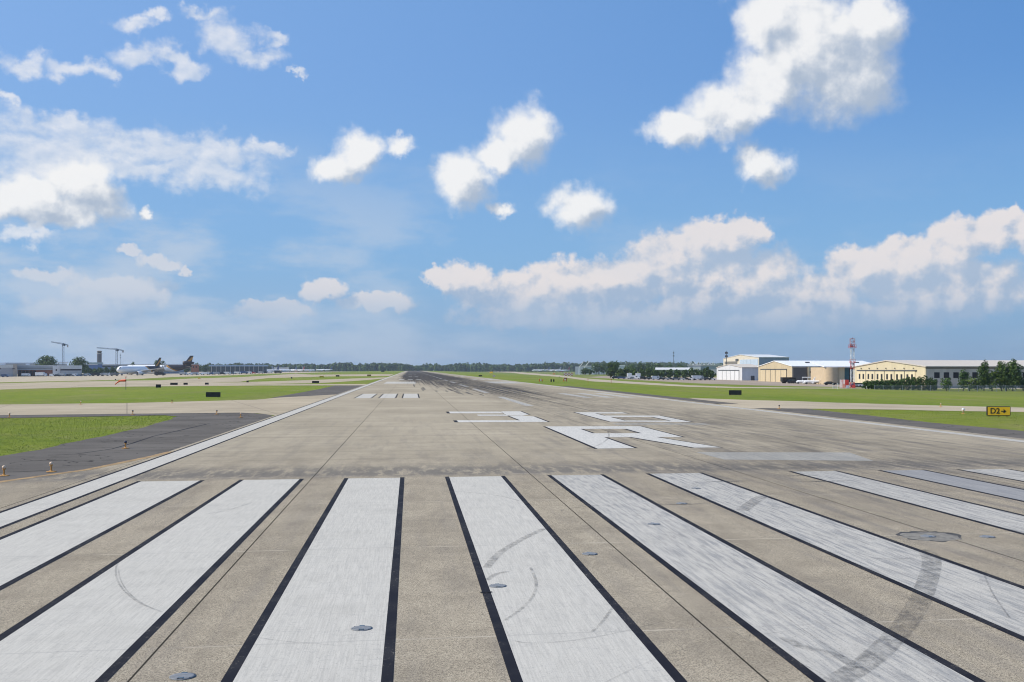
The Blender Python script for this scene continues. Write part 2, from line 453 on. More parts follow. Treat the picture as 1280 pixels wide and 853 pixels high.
# aiming point blocks
y0, y1 = G(480, 479.9)[1], G(480, 477.5)[1]
part('aiming_point', [rect(-7.0, 1.5, y0, y1)], MPC); part('aiming_point', [rect(22, 30, y0, y1)], MPC)
for q, n in ((475.2, 3), (471.4, 2), (469.0, 2)):
    y0 = G(513, q)[1]
    tdz([(-4.0 + j * 3.05, -2.2 + j * 3.05) for j in range(3)][3 - n:], y0, y0 + 24, False)
    tdz([(22.4 + j * 3.05, 24.2 + j * 3.05) for j in range(3)][:n], y0, y0 + 24, False)
# letter and number, outlines as (offset / eye height, picture row) turned into ground points
def up(u, y):
    z = F * H / (y - HY); X = u * k; return (X, (z - X * st) / ct)
def glyph(name, polys, bpolys, mat, label):
    o = part(name, [[up(*p) for p in q] for q in polys], mat, 2, RW, label)
    part('black_border', [[up(*p) for p in q] for q in bpolys], MBK, 1, o)
def bl(u0, y0, u1, y1, w=.045):
    return [(u0, y0), (u0 + w, y0), (u1 + w, y1), (u1, y1)]
glyph('runway_letter', [
    [(2.345, 561.9), (2.79, 561.2), (2.79, 547.4), (3.20, 547.5), (3.61, 560.9), (3.955, 560.6), (3.60, 547.3), (3.98, 547.2), (4.01, 534.0), (2.365, 534.0), (2.355, 540)][:0] or
    [(2.345, 561.9), (2.345, 533.9), (2.83, 533.8), (2.83, 561.1)],
    [(2.83, 533.8), (4.01, 533.6), (3.60, 537.0), (2.83, 537.0)],
    [(4.01, 533.6), (3.99, 547.3), (3.60, 547.3), (3.60, 537.0)],
    [(2.83, 542.5), (3.60, 542.3), (3.60, 547.3), (2.83, 547.6)],
    [(3.23, 547.4), (3.60, 547.3), (3.95, 560.4), (3.60, 560.6)]],
    [bl(2.30, 561.9, 2.30, 533.9), bl(2.83, 561.1, 2.83, 547.6), bl(2.83, 542.5, 2.83, 537.0), bl(3.555, 542.3, 3.555, 537.0), bl(4.0, 533.6, 3.99, 547.3), bl(3.185, 547.4, 3.555, 560.6), bl(3.62, 547.3, 3.95, 560.4, .03)], MPL, 'white letter R painted on the runway')
glyph('runway_number', [
    [(.90, 528.6), (2.60, 528.2), (2.60, 526.2), (.90, 526.2)], [(.90, 517.3), (2.10, 517.3), (2.10, 515.2), (.90, 515.2)],
    [(2.10, 517.6), (2.14, 514.9), (2.60, 514.8), (2.60, 518.8), (2.42, 520.1), (2.10, 519.9)],
    [(2.14, 526.2), (2.10, 520.3), (2.40, 520.3), (2.60, 521.4), (2.60, 526.2)],
    [(1.45, 519.0), (2.10, 519.0), (2.10, 520.4), (1.45, 520.4)]],
    [bl(.83, 528.6, .83, 526.2, .07), bl(.83, 517.3, .83, 515.2, .07), bl(2.60, 528.2, 2.60, 521.4), bl(2.60, 518.8, 2.60, 514.8), bl(2.10, 519.9, 2.08, 516.4, .05), bl(2.10, 526.2, 2.06, 520.5, .05), bl(2.43, 526.2, 2.40, 520.6, .035)], MPL, 'white numeral 3 painted on the runway')
glyph('runway_number', [
    [(3.80, 527.8), (3.80, 516.0), (4.16, 516.0), (4.16, 527.8)], [(4.16, 517.5), (4.16, 516.0), (4.90, 516.0), (4.90, 517.5)],
    [(4.16, 522.0), (4.16, 520.2), (5.05, 520.2), (5.05, 522.0)], [(5.05, 528.4), (5.05, 520.2), (5.34, 520.2), (5.30, 528.4)],
    [(4.16, 527.8), (4.16, 526.4), (5.05, 526.6), (5.05, 528.4)]],
    [bl(3.76, 527.8, 3.76, 516.0), bl(4.16, 526.4, 4.16, 522.0), bl(4.16, 520.2, 4.16, 517.5), bl(5.005, 526.6, 5.005, 522.0), bl(5.32, 528.4, 5.34, 520.2), bl(4.90, 517.5, 4.90, 516.0)], MPL, 'white numeral 6 painted on the runway')
# blanked-out band on the right
part('painted_band', [[G(870, 566.2), G(1062, 566.6), G(1092, 577.2), G(905, 575.6)]], MPOLD, 1)
part('painted_band', [[up(3.7, 531.5), up(5.4, 531.5), up(5.4, 530.0), up(3.7, 530.0)]], MPOLD, 1)

# tyre marks
def skid(px, w, mat=MK1, lay=3):
    pts = [G(*p) for p in px]
    # smooth the polyline
    for _ in range(3):
        q = [pts[0]]
        for a, b in zip(pts, pts[1:]):
            q += [(a[0] * .75 + b[0] * .25, a[1] * .75 + b[1] * .25), (a[0] * .25 + b[0] * .75, a[1] * .25 + b[1] * .75)]
        pts = q + [pts[-1]]
    part('tyre_mark', ribbon(pts, w), mat, lay)
skid([(1040, 858), (1085, 832), (1120, 798), (1148, 760), (1160, 728), (1166, 705), (1160, 692), (1148, 690)], .36)
skid([(928, 640), (940, 630), (953, 622)], .36)
skid([(632, 778), (655, 762), (667, 748), (671, 735), (668, 722), (663, 712)], .055, MK1)
skid([(608, 712), (622, 695), (640, 683), (660, 672), (680, 663)], .16, MK1)
skid([(608, 728), (616, 722), (626, 718), (636, 717)], .10, MK1)
skid([(740, 793), (752, 782), (766, 762)], .05, MK1)
skid([(636, 803), (660, 808), (700, 806), (745, 800), (790, 790), (830, 780)], .03, MK1)
skid([(196, 766), (172, 756), (155, 742), (146, 728), (144, 714), (148, 704)], .035, MK1)
skid([(202, 768), (178, 758), (160, 744), (150, 728), (148, 714)], .025, MK1)
skid([(735, 562), (752, 556), (762, 548), (760, 540)], .10, MK1)
skid([(320, 800), (360, 806), (400, 808), (430, 812)], .02, MK1)
skid([(750, 860), (800, 835), (860, 812), (925, 800), (1000, 790)], .02, MK1)
skid([(905, 786), (950, 812), (1010, 836), (1060, 866)], .02, MK1)
skid([(970, 765), (1010, 795), (1060, 828), (1100, 850)], .02, MK1)
skid([(980, 800), (1000, 812), (1040, 820), (1075, 838)], .18, MK1)
skid([(1070, 697), (1110, 702), (1140, 700)], .05, MK1)
skid([(1230, 720), (1240, 745), (1262, 775)], .03, MK1)
skid([(560, 615), (620, 620), (650, 628)], .06, MK1)
skid([(700, 640), (730, 634), (780, 633)], .08, MK1)
skid([(900, 629), (925, 636), (960, 638), (1000, 635)], .03, MK1)
skid([(880, 602), (905, 598), (935, 605)], .05, MK1)
skid([(255, 645), (285, 640), (315, 630)], .05, MK1)
rng = random.Random(3)
# short dark landing streaks where the wheels first touch
for i in range(46):
    X = rng.choice([rng.uniform(.8, 9), rng.uniform(2, 11), rng.uniform(11, 20)])
    Y = 150 + abs(rng.gauss(0, 1)) * 55 + max(0, 9 - X) * 5
    L = rng.uniform(8, 40)
    part('tyre_mark', ribbon([(X, Y), (X + rng.uniform(-.05, .05), Y + L * .5), (X + rng.uniform(-.1, .1), Y + L)], [.22, .42, .3]), MK2, 4)

# tufts of grass standing over the near lawn
bm = bmesh.new()
def tufts(poly, n, hmin, hmax):
    pts = [Vector(p) for p in poly]
    x0, x1 = min(p.x for p in pts), max(p.x for p in pts); y0, y1 = min(p.y for p in pts), max(p.y for p in pts)
    c = 0
    while c < n:
        x, y = rng.uniform(x0, x1), rng.uniform(y0, y1); ins = False; j = len(pts) - 1
        for i in range(len(pts)):
            if (pts[i].y > y) != (pts[j].y > y) and x < (pts[j].x - pts[i].x) * (y - pts[i].y) / (pts[j].y - pts[i].y) + pts[i].x: ins = not ins
            j = i
        if not ins: continue
        c += 1
        h = rng.uniform(hmin, hmax); a = rng.uniform(0, 6.3); dx, dy = math.cos(a) * h * .35, math.sin(a) * h * .35
        z = T(x); lx, ly = rng.uniform(-.5, .5) * h, rng.uniform(-.5, .5) * h
        bm.faces.new([bm.verts.new((x - dx, y - dy, z)), bm.verts.new((x + dx, y + dy, z)), bm.verts.new((x + lx, y + ly, z + h))])
tufts([G(*p) for p in [(-60, 585), (0, 571), (60, 560.5), (130, 546), (180, 534.8), (210, 526), (222, 520.8), (206, 519.6), (150, 520.6), (0, 523.2), (-60, 524)]], 16000, .02, .055)
tufts([G(*p) for p in [(1008, 511.2), (1060, 517.2), (1160, 528.5), (1300, 541), (1300, 516.3), (1160, 513.8)]], 8000, .02, .06)
mt, t, b, o_ = new_mat('grass blades')
n = noise(t, worldpos(t), .8, 3, .7)
put(t, b.inputs['Base Color'], mix(t, n.smooth(.3, .7), (.16, .21, .02), (.24, .27, .04))); b.inputs['Roughness'].default_value = .8
tag(link('grass_tufts', bm, mt), 'short tufts of green grass on the lawns beside the runway', 'grass', kind='stuff')
# ------------------------------------------------------------------ object materials
WH = M('white enamel', (.74, .75, .76), .4); WHF = M('white sheet metal', (.70, .70, .70), .5, var=.09, scale=.6, stretch=(1, 1, .12), ribs=1.2)
TAN = M('tan sheet metal', (.60, .49, .31), .55, var=.10, scale=.6, stretch=(1, 1, .12), ribs=1.1); YEL = M('cream yellow sheet metal', (.68, .59, .39), .55, var=.10, scale=.6, stretch=(1, 1, .12), ribs=1.2)
GRW = M('grey block wall', (.50, .47, .42), .8, var=.14, scale=.5, stretch=(1, 1, .2), ribs=3.35); GRD = M('grey metal cladding', (.40, .41, .42), .6, var=.08)
DK = M('dark opening', (.018, .019, .021), .8); DKG = M('dark grey steel', (.075, .08, .085), .5); STEEL = M('galvanised steel', (.42, .43, .44), .4, .6)
GLS = M('tinted glass', (.035, .055, .065), .12, var=.3, spec=.6); RED = M('red enamel', (.50, .05, .04), .45); ORG = M('orange fabric', (.75, .10, .035), .7)
BRK = M('red brick', (.26, .105, .07), .85, var=.2, scale=2.5); BRN = M('rust brick', (.34, .15, .10), .85, var=.2, scale=2)
BLR = M('blue metal roof', (.34, .44, .55), .5); LGR = M('light roof membrane', (.62, .62, .60), .7); WRF = M('white metal roof', (.80, .80, .79), .5)
TRF = M('tan roof', (.56, .50, .42), .7); BLK = M('black sign back', (.014, .015, .017), .5, var=.2); YS = M('sign yellow', (.80, .47, .02), .45, var=.08, scale=5)
AMB = M('amber paint', (.50, .25, .06), .55, var=.3, scale=9); CRN = M('crane steel', (.13, .17, .22), .5); BLU = M('blue cladding', (.10, .17, .34), .5)
CON = M('pale concrete', (.46, .44, .41), .85); RUB = M('rubber tyre', (.02, .02, .02), .8); GALV = M('light fitting metal', (.19, .20, .21), .7, 0, var=.25, scale=14)
SAND = M('sand stucco', (.42, .36, .30), .8); CTB = M('tower cladding', (.30, .27, .25), .7); PLG = M('pale green tank', (.18, .28, .22), .5)
CARS = {'white': M('white car paint', (.70, .71, .72), .3), 'silver': M('silver car paint', (.40, .42, .44), .3, .4), 'black': M('black car paint', (.02, .02, .023), .3), 'blue': M('blue car paint', (.05, .09, .18), .3), 'red': M('red car paint', (.35, .03, .03), .3), 'grey': M('grey car paint', (.14, .15, .16), .3), 'beige': M('beige car paint', (.45, .40, .32), .35)}

def bark(): return M('bark', (.10, .075, .055), .9, var=.3, scale=4)
def leafmat(name, a, b_):
    if name in _m: return _m[name]
    m, t, b, o = new_mat(name)
    n = noise(t, objpos(t), .35, 3, .6); n2 = noise(t, objpos(t), 2.2, 2, .7)
    c = mix(t, (n * .55 + n2 * .45).smooth(.38, .62), a, b_)
    put(t, b.inputs['Base Color'], c); b.inputs['Roughness'].default_value = .7; b.inputs['Specular IOR Level'].default_value = .2
    b.inputs['Subsurface Weight'].default_value = 0
    _m[name] = m; return m
LF = leafmat('dark green foliage', (.028, .060, .014), (.085, .135, .026)); LF2 = leafmat('mid green foliage', (.035, .075, .016), (.085, .145, .028)); LF3 = leafmat('yellow green foliage', (.06, .11, .018), (.15, .20, .04))

def leaves(bm, c, r, n, s, rg, flat=.0):
    for _ in range(n):
        while True:
            v = Vector((rg.uniform(-1, 1), rg.uniform(-1, 1), rg.uniform(-1, 1)))
            if .25 < v.length < 1: break
        if v.length < .6 and rg.random() < .6: v = v.normalized() * rg.uniform(.65, 1)
        p = Vector(c) + Vector((v.x * r[0], v.y * r[1], v.z * r[2]))
        n_ = (v.normalized() + Vector((rg.gauss(0, .6), rg.gauss(0, .6), rg.gauss(0, .6) + .3))).normalized()
        a = n_.orthogonal().normalized(); b = n_.cross(a); w = rg.uniform(0, 6.3); a, b = a * math.cos(w) + b * math.sin(w), b * math.cos(w) - a * math.sin(w)
        q = s * rg.uniform(.6, 1.3)
        bm.faces.new([bm.verts.new(p + a * q), bm.verts.new(p + b * q * .8), bm.verts.new(p - a * q * .9), bm.verts.new(p - b * q * .7)])
def crown_lobes(w, h, z0, rg, k=9, pear=0.0):
    out = []
    for i in range(k):
        f = (i + .5) / k; an = i * 2.4 + rg.uniform(-.5, .5); wid = w * .5 * (math.sin(math.pi * (.22 + .60 * f)) ** .7) * (1 - pear * f)
        rr = (.25 + .45 * ((i * .618) % 1)) * wid
        out.append(((math.cos(an) * rr, math.sin(an) * rr, z0 + h * (.12 + .70 * f)), (wid * rg.uniform(.55, .78), wid * rg.uniform(.55, .78), h * rg.uniform(.17, .26))))
    return out
def tree(px, base_zc, w, h, label, name='broadleaf_tree', n=900, leaf=.5, mat=None, group=None, trunk=.18, k=10, pear=.0, seed=None, cat='tree'):
    rg = random.Random(seed if seed is not None else int(px * 13 + base_zc))
    t0 = thing(name, label, cat, at(px, base_zc), rg.uniform(0, 6), group)
    bm = bmesh.new(); tz = h * trunk; tr = max(.12, w * .03)
    tube(bm, (0, 0, -.3), (0, 0, tz), tr * 1.3, tr, 8); tube(bm, (0, 0, tz), (rg.uniform(-.3, .3), rg.uniform(-.3, .3), h * .7), tr, tr * .3, 6)
    for i in range(5):
        an = rg.uniform(0, 6.3); z = tz + h * .1 * i * .8
        tube(bm, (0, 0, z), (math.cos(an) * w * .33, math.sin(an) * w * .33, z + h * .22), tr * .5, tr * .12, 5)
    link('trunk', bm, bark(), t0)
    bm = bmesh.new(); lob = crown_lobes(w, h - tz, tz * .8, rg, k, pear)
    for c, r in lob: leaves(bm, c, r, n // k, leaf, rg)
    link('crown', bm, mat or LF, t0)
    return t0
def shrub(px, zc, w, h, label, group, mat=None, seed=0, n=260, leaf=.22):
    rg = random.Random(seed)
    t0 = thing('shrub', label, 'shrub', at(px, zc), 0, group)
    bm = bmesh.new()
    for i in range(4): tube(bm, (0, 0, -.1), (rg.uniform(-.4, .4) * w, rg.uniform(-.3, .3) * w, h * .6), .05, .02, 5)
    link('stem', bm, bark(), t0)
    bm = bmesh.new()
    for c, r in crown_lobes(w, h, 0, rg, 6): leaves(bm, c, r, n // 6, leaf, rg)
    link('crown', bm, mat or LF2, t0)

# ------------------------------------------------------------------ runway furniture
def edge_light(px, py, label, kind='clear', s=1.0):
    zc = hit(px, py); t0 = thing('edge_light', label, 'edge light', at(px, zc), 0, 'elevated lights beside the pavement')
    z = .03
    bm = bmesh.new(); lathe(bm, [(.17 * s, z), (.17 * s, z + .02), (.06 * s, z + .035), (.05 * s, z + .05)], 20); link('base_plate', bm, AMB, t0, False)
    bm = bmesh.new(); lathe(bm, [(.030, z + .05), (.028, .24), (.055, .25), (.055, .28)], 12); link('stem', bm, AMB, t0)
    bm = bmesh.new(); lathe(bm, [(.05, .28), (.065, .31), (.06, .36), (.035, .385), (.005, .395)], 14)
    link('lens', bm, {'clear': M('frosted lens', (.72, .52, .34), .2, spec=.6), 'dark': M('dark blue lens', (.02, .025, .05), .2, spec=.6)}[kind], t0, True)
edge_light(64, 591, 'edge light with pale globe, nearest the yellow line on the left', 'clear')
edge_light(157, 561.5, 'edge light with dark top standing on the dark asphalt midway along it', 'dark')
edge_light(301, 522.3, 'edge light with pale top at the far tip of the dark asphalt by the taxiway', 'clear')
edge_light(271, 518.5, 'small edge light with dark top on the taxiway edge beside the asphalt tip', 'dark')
edge_light(166, 518.8, 'small edge light standing behind the near lawn against the pale taxiway', 'dark')
edge_light(12, 522.3, 'small edge light at the left end of the near lawn', 'clear')
edge_light(101, 506, 'tiny edge light on the far edge of the pale taxiway at left', 'clear')
edge_light(215, 504.2, 'tiny edge light on the far taxiway edge below the black sign back', 'dark')
edge_light(974, 511.5, 'small edge light where the right taxiway leaves the runway', 'dark')
edge_light(1204, 517.8, 'small pale edge light in the grass left of the yellow direction sign', 'clear')
edge_light(1176, 509.0, 'tiny edge light on the far edge of the right taxiway', 'clear')
edge_light(896, 486.8, 'pale light standing in grass left of the black sign back on the right', 'clear', 1.2)
edge_light(735, 479.4, 'tiny light in the strip of grass right of the slope indicators', 'dark')
edge_light(5, 596, 'flat pale light fitting at the left frame edge on dark asphalt', 'clear')

def flush_light(px, py, label, rad=.155):
    zc = hit(px, py); X, Y, _ = at(px, zc); t0 = thing('flush_light', label, 'runway light', (X, Y, .030), 0, 'lights set into the pavement')
    bm = bmesh.new(); lathe(bm, [(rad, 0), (rad, .006), (rad * .8, .014), (rad * .5, .02), (.002, .022)], 28); link('cover', bm, GALV, t0, True)
    for a in (0, math.pi):
        bm = bmesh.new(); c = math.cos(a)
        box(bm, -.035 + c * 0, .035, (rad * .45 if c > 0 else -rad * .85), (rad * .85 if c > 0 else -rad * .45), .005, .019); link('lens', bm, GLS, t0)
    for i in range(6):
        a = 1.05 * i + .3; bm = bmesh.new(); lathe(bm, [(.010, .004), (.010, .014)], 8, (math.cos(a) * rad * .88, math.sin(a) * rad * .88, 0)); link('bolt', bm, DKG, t0)
flush_light(452, 788.5, 'grey round light set in the third white bar near its right edge')
flush_light(622, 735, 'grey round light set in the fourth white bar beside a curved tyre mark')
flush_light(737, 694.5, 'grey round light in bare concrete between the fourth and fifth white bars', .16)
flush_light(817, 657, 'grey round light in the fifth white bar, second from the bar end', .16)
flush_light(228, 849, 'grey round light at the bottom edge between the second and third white bars')
flush_light(1160, 672.5, 'grey light in the middle of the chipped round patch at right', .17)
flush_light(1234, 673, 'dark flat light just right of the chipped round patch', .17)
flush_light(852, 631, 'small grey light between the fifth and sixth white bars near their far ends', .16)
flush_light(870, 612, 'small light near the far end of the sixth white bar', .15)
# the chipped patch round one of them
def blob(px, py, rx, ry, seed, n=26):
    X, Y = G(px, py); rg = random.Random(seed)
    return [(X + rx * math.cos(6.283 * i / n) * rg.uniform(.82, 1.15), Y + ry * math.sin(6.283 * i / n) * rg.uniform(.82, 1.15)) for i in range(n)]
part('chipped_patch', [blob(1163, 671.6, .72, .74, 5)], M('broken concrete rim', (.06, .058, .055), .9, var=.4, scale=6), .3)
part('patch_fill', [blob(1163.5, 672.5, .68, .64, 9)], M('patch mortar', (.20, .185, .155), .9, var=.35, scale=7), .7)
part('chipped_patch', [blob(608, 743, .11, .05, 4)], MBK, 3)
for px, py, w_ in ((850, 632, .7), (912, 603, .8), (1030, 603, 1.0), (1000, 596, .6)):
    part('dark_chip', [blob(px, py, w_, .10, int(px), 14)], MK2, 2)

# ------------------------------------------------------------------ signs
def board(px, py, wpx, hpx, label, rz=0.0, mat=BLK, name='sign_board', cat='airfield sign', legs=2, panel=None, group='airfield signs seen along the taxiways'):
    zc = hit(px, py); w = wpx * zc / F; h = hpx * zc / F; t0 = thing(name, label, cat, at(px, zc), -TH + rz, group)
    d = .12 + .05 * h
    B('panel', (-w / 2, w / 2, -d, d, h * .12, h), mat, t0, min(.03, h * .05))
    if panel: B('face', (-w / 2 + .05, w / 2 - .05, -d - .012, -d + .004, h * .18, h * .95), panel, t0)
    for i in range(legs):
        x = -w * .36 + w * .72 * i / max(1, legs - 1)
        bm = bmesh.new(); tube(bm, (x, 0, -.02), (x, 0, h * .14), .035, .035, 8); link('leg', bm, AMB, t0)
    return t0, w, h, d
board(266.5, 497.3, 17.5, 6.9, 'wide black sign back in the grass strip left of the runway', .05)
board(198, 485.3, 6, 4.6, 'small black sign with slanted face at the far side of the left lawn', .5)
board(217.5, 481.8, 9, 3.2, 'wide black sign back on the concrete beyond the left lawn', .0)
board(232, 481.5, 5, 2.8, 'small dark sign just right of the wide black one', .3)
board(258.5, 481.3, 4.5, 2.8, 'small dark sign alone on the concrete, second right of the wide black one', .3)
board(309.5, 478.4, 2.6, 2.2, 'tiny black sign at the tip of a grass island', .2)
board(364.5, 473.6, 1.8, 2.0, 'tiny black sign further along the grass island', .2)
board(394.5, 479.4, 8.6, 3.0, 'wide black sign back in the thin grass strip by the runway', .0)
board(402, 472.2, 5, 2.0, 'small dark sign with yellow face in the third grass strip', .4, panel=YS)
board(422, 471.2, 4.6, 2.0, 'small black sign in the grass right of a similar one', .3)
board(461.5, 470.8, 5, 2.4, 'dark slanted sign close to the runway edge far ahead on the left', .6, panel=AMB)
board(478.5, 465.2, 4, 1.8, 'tiny dark sign farthest along the left runway edge', .3)
board(249, 473.8, 3, 1.6, 'tiny yellow sign in the far grass strip before the aprons', .2, mat=YS)
board(919, 494.6, 15.6, 6.6, 'wide black sign back in the grass right of the runway', -.12)
board(614, 467.2, 4.0, 2.4, 'small yellow sign in the grass far ahead right of the runway', -.2, mat=YS)
board(600.5, 471.0, 4.4, 1.9, 'small black sign lying low in grass right of the runway', -.1)
board(617.5, 471.6, 3.2, 2.6, 'small brown sign just below the little yellow sign', -.3, mat=CTB)
board(569.5, 464.9, 2.6, 1.8, 'tiny black sign farthest along the right runway edge', -.1)
board(692.5, 468.6, 3.4, 2.0, 'tiny dark yellow sign near the road in the far grass', -.2, mat=AMB)
# the direction sign
def text(s, size, loc, mat, parent, name='lettering'):
    cu = bpy.data.curves.new('t', 'FONT'); cu.body = s; cu.size = size; cu.extrude = .004; cu.offset = size * .02; cu.align_x = 'CENTER'; cu.align_y = 'CENTER'
    o = bpy.data.objects.new('t', cu); col.objects.link(o)
    dg = bpy.context.evaluated_depsgraph_get(); me = bpy.data.meshes.new_from_object(o.evaluated_get(dg))
    bpy.data.objects.remove(o)
    q = bpy.data.objects.new(name, me); me.materials.clear(); me.materials.append(mat); col.objects.link(q); q.parent = parent
    q.location = loc; q.rotation_euler = (R(90), 0, 0); return q
t0, w_, h_, d_ = board(1248, 521.4, 28, 13.2, 'yellow taxiway sign reading D2 with an arrow, in the grass at right', -.16, mat=BLK, name='direction_sign', legs=3, panel=YS)
zc = hit(1248, 521.4); mpx = zc / F
text('D2', 9.5 * mpx, (-4.6 * mpx, -d_ - .018, 7.3 * mpx), BLK, t0)
bm = bmesh.new()
a = mpx
prism(bm, [(2.6 * a, 6.6 * a), (6.0 * a, 6.6 * a), (5.0 * a, 5.4 * a), (5.9 * a, 4.7 * a), (8.9 * a, 7.2 * a), (5.9 * a, 9.7 * a), (5.0 * a, 9.0 * a), (6.0 * a, 7.8 * a), (2.6 * a, 7.8 * a)], 'y', -d_ - .022, -d_ - .010)
link('arrow', bm, BLK, t0)

# slope indicators and little posts
def indicator(px, py, label, wpx=4.4, hpx=4.4, top=True):
    zc = hit(px, py); s = zc / F; t0 = thing('slope_indicator', label, 'approach light', at(px, zc), -TH, 'orange and white light boxes in the grass')
    w, h = wpx * s, hpx * s
    bm = bmesh.new(); prism(bm, [(-w / 2, h * .35), (w / 2, h * .35), (w * .42, h * .85), (-w * .42, h * .85)], 'y', -w * .35, w * .35); link('housing', bm, M('orange housing', (.75, .20, .03), .5), t0)
    B('front', (-w * .18, w * .18, -w * .35 - .03, -w * .35 + .01, h * .42, h * .8), WH, t0)
    if top: B('hood', (-w * .28, w * .5, -w * .3, w * .2, h * .85, h * 1.1), DKG, t0)
    for x in (-.35, .35):
        bm = bmesh.new(); tube(bm, (x * w, 0, -.05), (x * w, 0, h * .37), .06, .06, 6); link('leg', bm, ORG, t0)
indicator(676, 477.8, 'orange and white light box, left one of the pair in the grass', 5, 4.2, False)
indicator(706.5, 477.6, 'orange light box with black hood, right of two black boxes', 5, 4.8)
for px, l in ((689.0, 'left'), (692.2, 'right')):
    board(px, 477.9, 1.7, 3.6, l + ' one of two black upright boxes standing close together in the grass', 0, name='black_box', cat='equipment box', legs=2, group='pair of black boxes in the grass')
def marker(px, py, h, label, mat=RED, top=None, name='marker_post'):
    zc = hit(px, py); s = zc / F; t0 = thing(name, label, 'marker post', at(px, zc), 0, 'small posts in the airfield grass')
    bm = bmesh.new(); tube(bm, (0, 0, -.05), (0, 0, h * s), .05, .045, 8); link('post', bm, mat, t0)
    bm = bmesh.new(); lathe(bm, [(.09, h * s - .02), (.13, h * s + .1), (.12, h * s + .22), (.02, h * s + .27)], 10); link('cap', bm, top or mat, t0)
marker(735, 477.8, 3.2, 'thin red post in the grass right of the slope indicators'); marker(764, 479.8, 4.5, 'tall thin red post at the roadside in front of the tree row')
marker(699, 473.2, 1.8, 'short black post between the road and the slope indicators', DKG)
marker(1204, 515.6, 1.6, 'short white post standing before the right taxiway', WH)
for i, px in enumerate((1083, 1087.5)): marker(px, 486.6, 2.2, ['left', 'right'][i] + ' one of two short white posts at the road below the gable hangar', WH)
marker(1115, 487.4, 3.4, 'grey post with thick top beside the road in front of the bushes', STEEL)
marker(534, 464.0, 2.6, 'pale post beside the runway far ahead', WH)

# windsock
zc = hit(157.3, 487.2); s = zc / F
t0 = thing('windsock', 'sagging red windsock on a thin pole in the left grass', 'windsock', at(157.3, zc), -TH)
bm = bmesh.new(); tube(bm, (0, 0, -.1), (0, 0, 15.5 * s), .055, .04, 8); link('pole', bm, DKG, t0)
bm = bmesh.new(); lathe(bm, [(.10, 15.2 * s), (.14, 15.5 * s), (.10, 16.1 * s), (.02, 16.3 * s)], 10); link('obstruction_light', bm, RED, t0)
bm = bmesh.new()
P_ = [(0, 11.3, 1.5), (-4, 11.2, 1.35), (-7.5, 10.9, 1.15), (-10, 9.3, .9), (-13.4, 6.6, .7)]
rings = []
for x, z, r in P_:
    rings.append([bm.verts.new((x * s, math.cos(6.283 * i / 14) * r * s, z * s + math.sin(6.283 * i / 14) * r * s)) for i in range(14)])
for a_, b_ in zip(rings, rings[1:]):
    for i in range(14): bm.faces.new((a_[i], a_[(i + 1) % 14], b_[(i + 1) % 14], b_[i]))
link('sock', bm, ORG, t0, True)
bm = bmesh.new(); tube(bm, (0, 0, 11.3 * s), (-13 * s, 0, 12.0 * s), .03, .03, 6); lathe(bm, [(.02, 0), (.12, .06), (.12, .22), (.02, .28)], 10, (-13 * s, 0, 11.6 * s)); link('boom', bm, DKG, t0)

# ------------------------------------------------------------------ vehicles
def vehicle(kind, px, zc, color, label, rz=0.0, name=None, group='vehicles parked in the distance'):
    c = CARS[color]
    dims = {'car': (4.6, 1.85, 1.45), 'van': (5.4, 2.0, 2.2), 'truck': (6.6, 2.3, 2.7), 'box': (9.0, 2.6, 3.5), 'bus': (10, 2.5, 3.0), 'suv': (4.9, 2.0, 1.8)}[kind]
    L, W_, Hh = dims
    nm = name or {'car': 'parked_car', 'van': 'parked_van', 'truck': 'service_truck', 'box': 'box_trailer', 'bus': 'shuttle_bus', 'suv': 'parked_suv'}[kind]
    t0 = thing(nm, label, {'car': 'car', 'van': 'van', 'truck': 'truck', 'box': 'trailer', 'bus': 'bus', 'suv': 'car'}[kind], at(px, zc), -TH + rz, group)
    a = L / 2
    bm = bmesh.new()
    if kind in ('car', 'suv'):
        prism(bm, [(-a, .35), (a, .35), (a, .75), (a * .95, .9), (a * .5, Hh * .66), (-a * .9, Hh * .68), (-a, .8)], 'y', -W_ / 2, W_ / 2); link('body', bm, c, t0)
        bm = bmesh.new(); prism(bm, [(a * .48, Hh * .63), (a * .16, Hh), (-a * .5, Hh), (-a * .86, Hh * .66)], 'y', -W_ / 2 + .1, W_ / 2 - .1); link('cabin', bm, GLS, t0)
    elif kind == 'van':
        prism(bm, [(-a, .4), (a, .4), (a, 1.05), (a * .72, 1.25), (a * .42, Hh), (-a, Hh)], 'y', -W_ / 2, W_ / 2); link('body', bm, c, t0)
        B('window', (a * .05, a * .42, -W_ / 2 - .015, W_ / 2 + .015, 1.25, 1.8), GLS, t0)
    elif kind == 'bus':
        box(bm, -a, a, -W_ / 2, W_ / 2, .4, Hh); bmesh.ops.bevel(bm, geom=bm.edges[:], offset=.12, segments=2, affect='EDGES'); link('body', bm, c, t0)
        B('window', (-a * .9, a * .9, -W_ / 2 - .015, W_ / 2 + .015, 1.5, 2.4), GLS, t0)
    else:
        box(bm, -a, a * .55, -W_ / 2, W_ / 2, .9, Hh); link('cargo_box', bm, c, t0)
        bm = bmesh.new(); prism(bm, [(a * .6, .6), (a, .6), (a, 1.5), (a * .9, 2.5), (a * .6, 2.5)], 'y', -W_ / 2 + .1, W_ / 2 - .1); link('cab', bm, c, t0)
        B('window', (a * .74, a * .88, -W_ / 2 + .08, W_ / 2 - .08, 1.6, 2.2), GLS, t0); B('chassis', (-a, a * .9, -.5, .5, .6, .88), DKG, t0)
    for x in (-.62, .62):
        for y in (-1, 1):
            bm = bmesh.new(); r = .34 if kind in ('car', 'suv', 'van') else .48
            tube(bm, (x * a, y * (W_ / 2 - .22), r), (x * a, y * (W_ / 2 + .01), r), r, r, 12); link('wheel', bm, RUB, t0)
    return t0

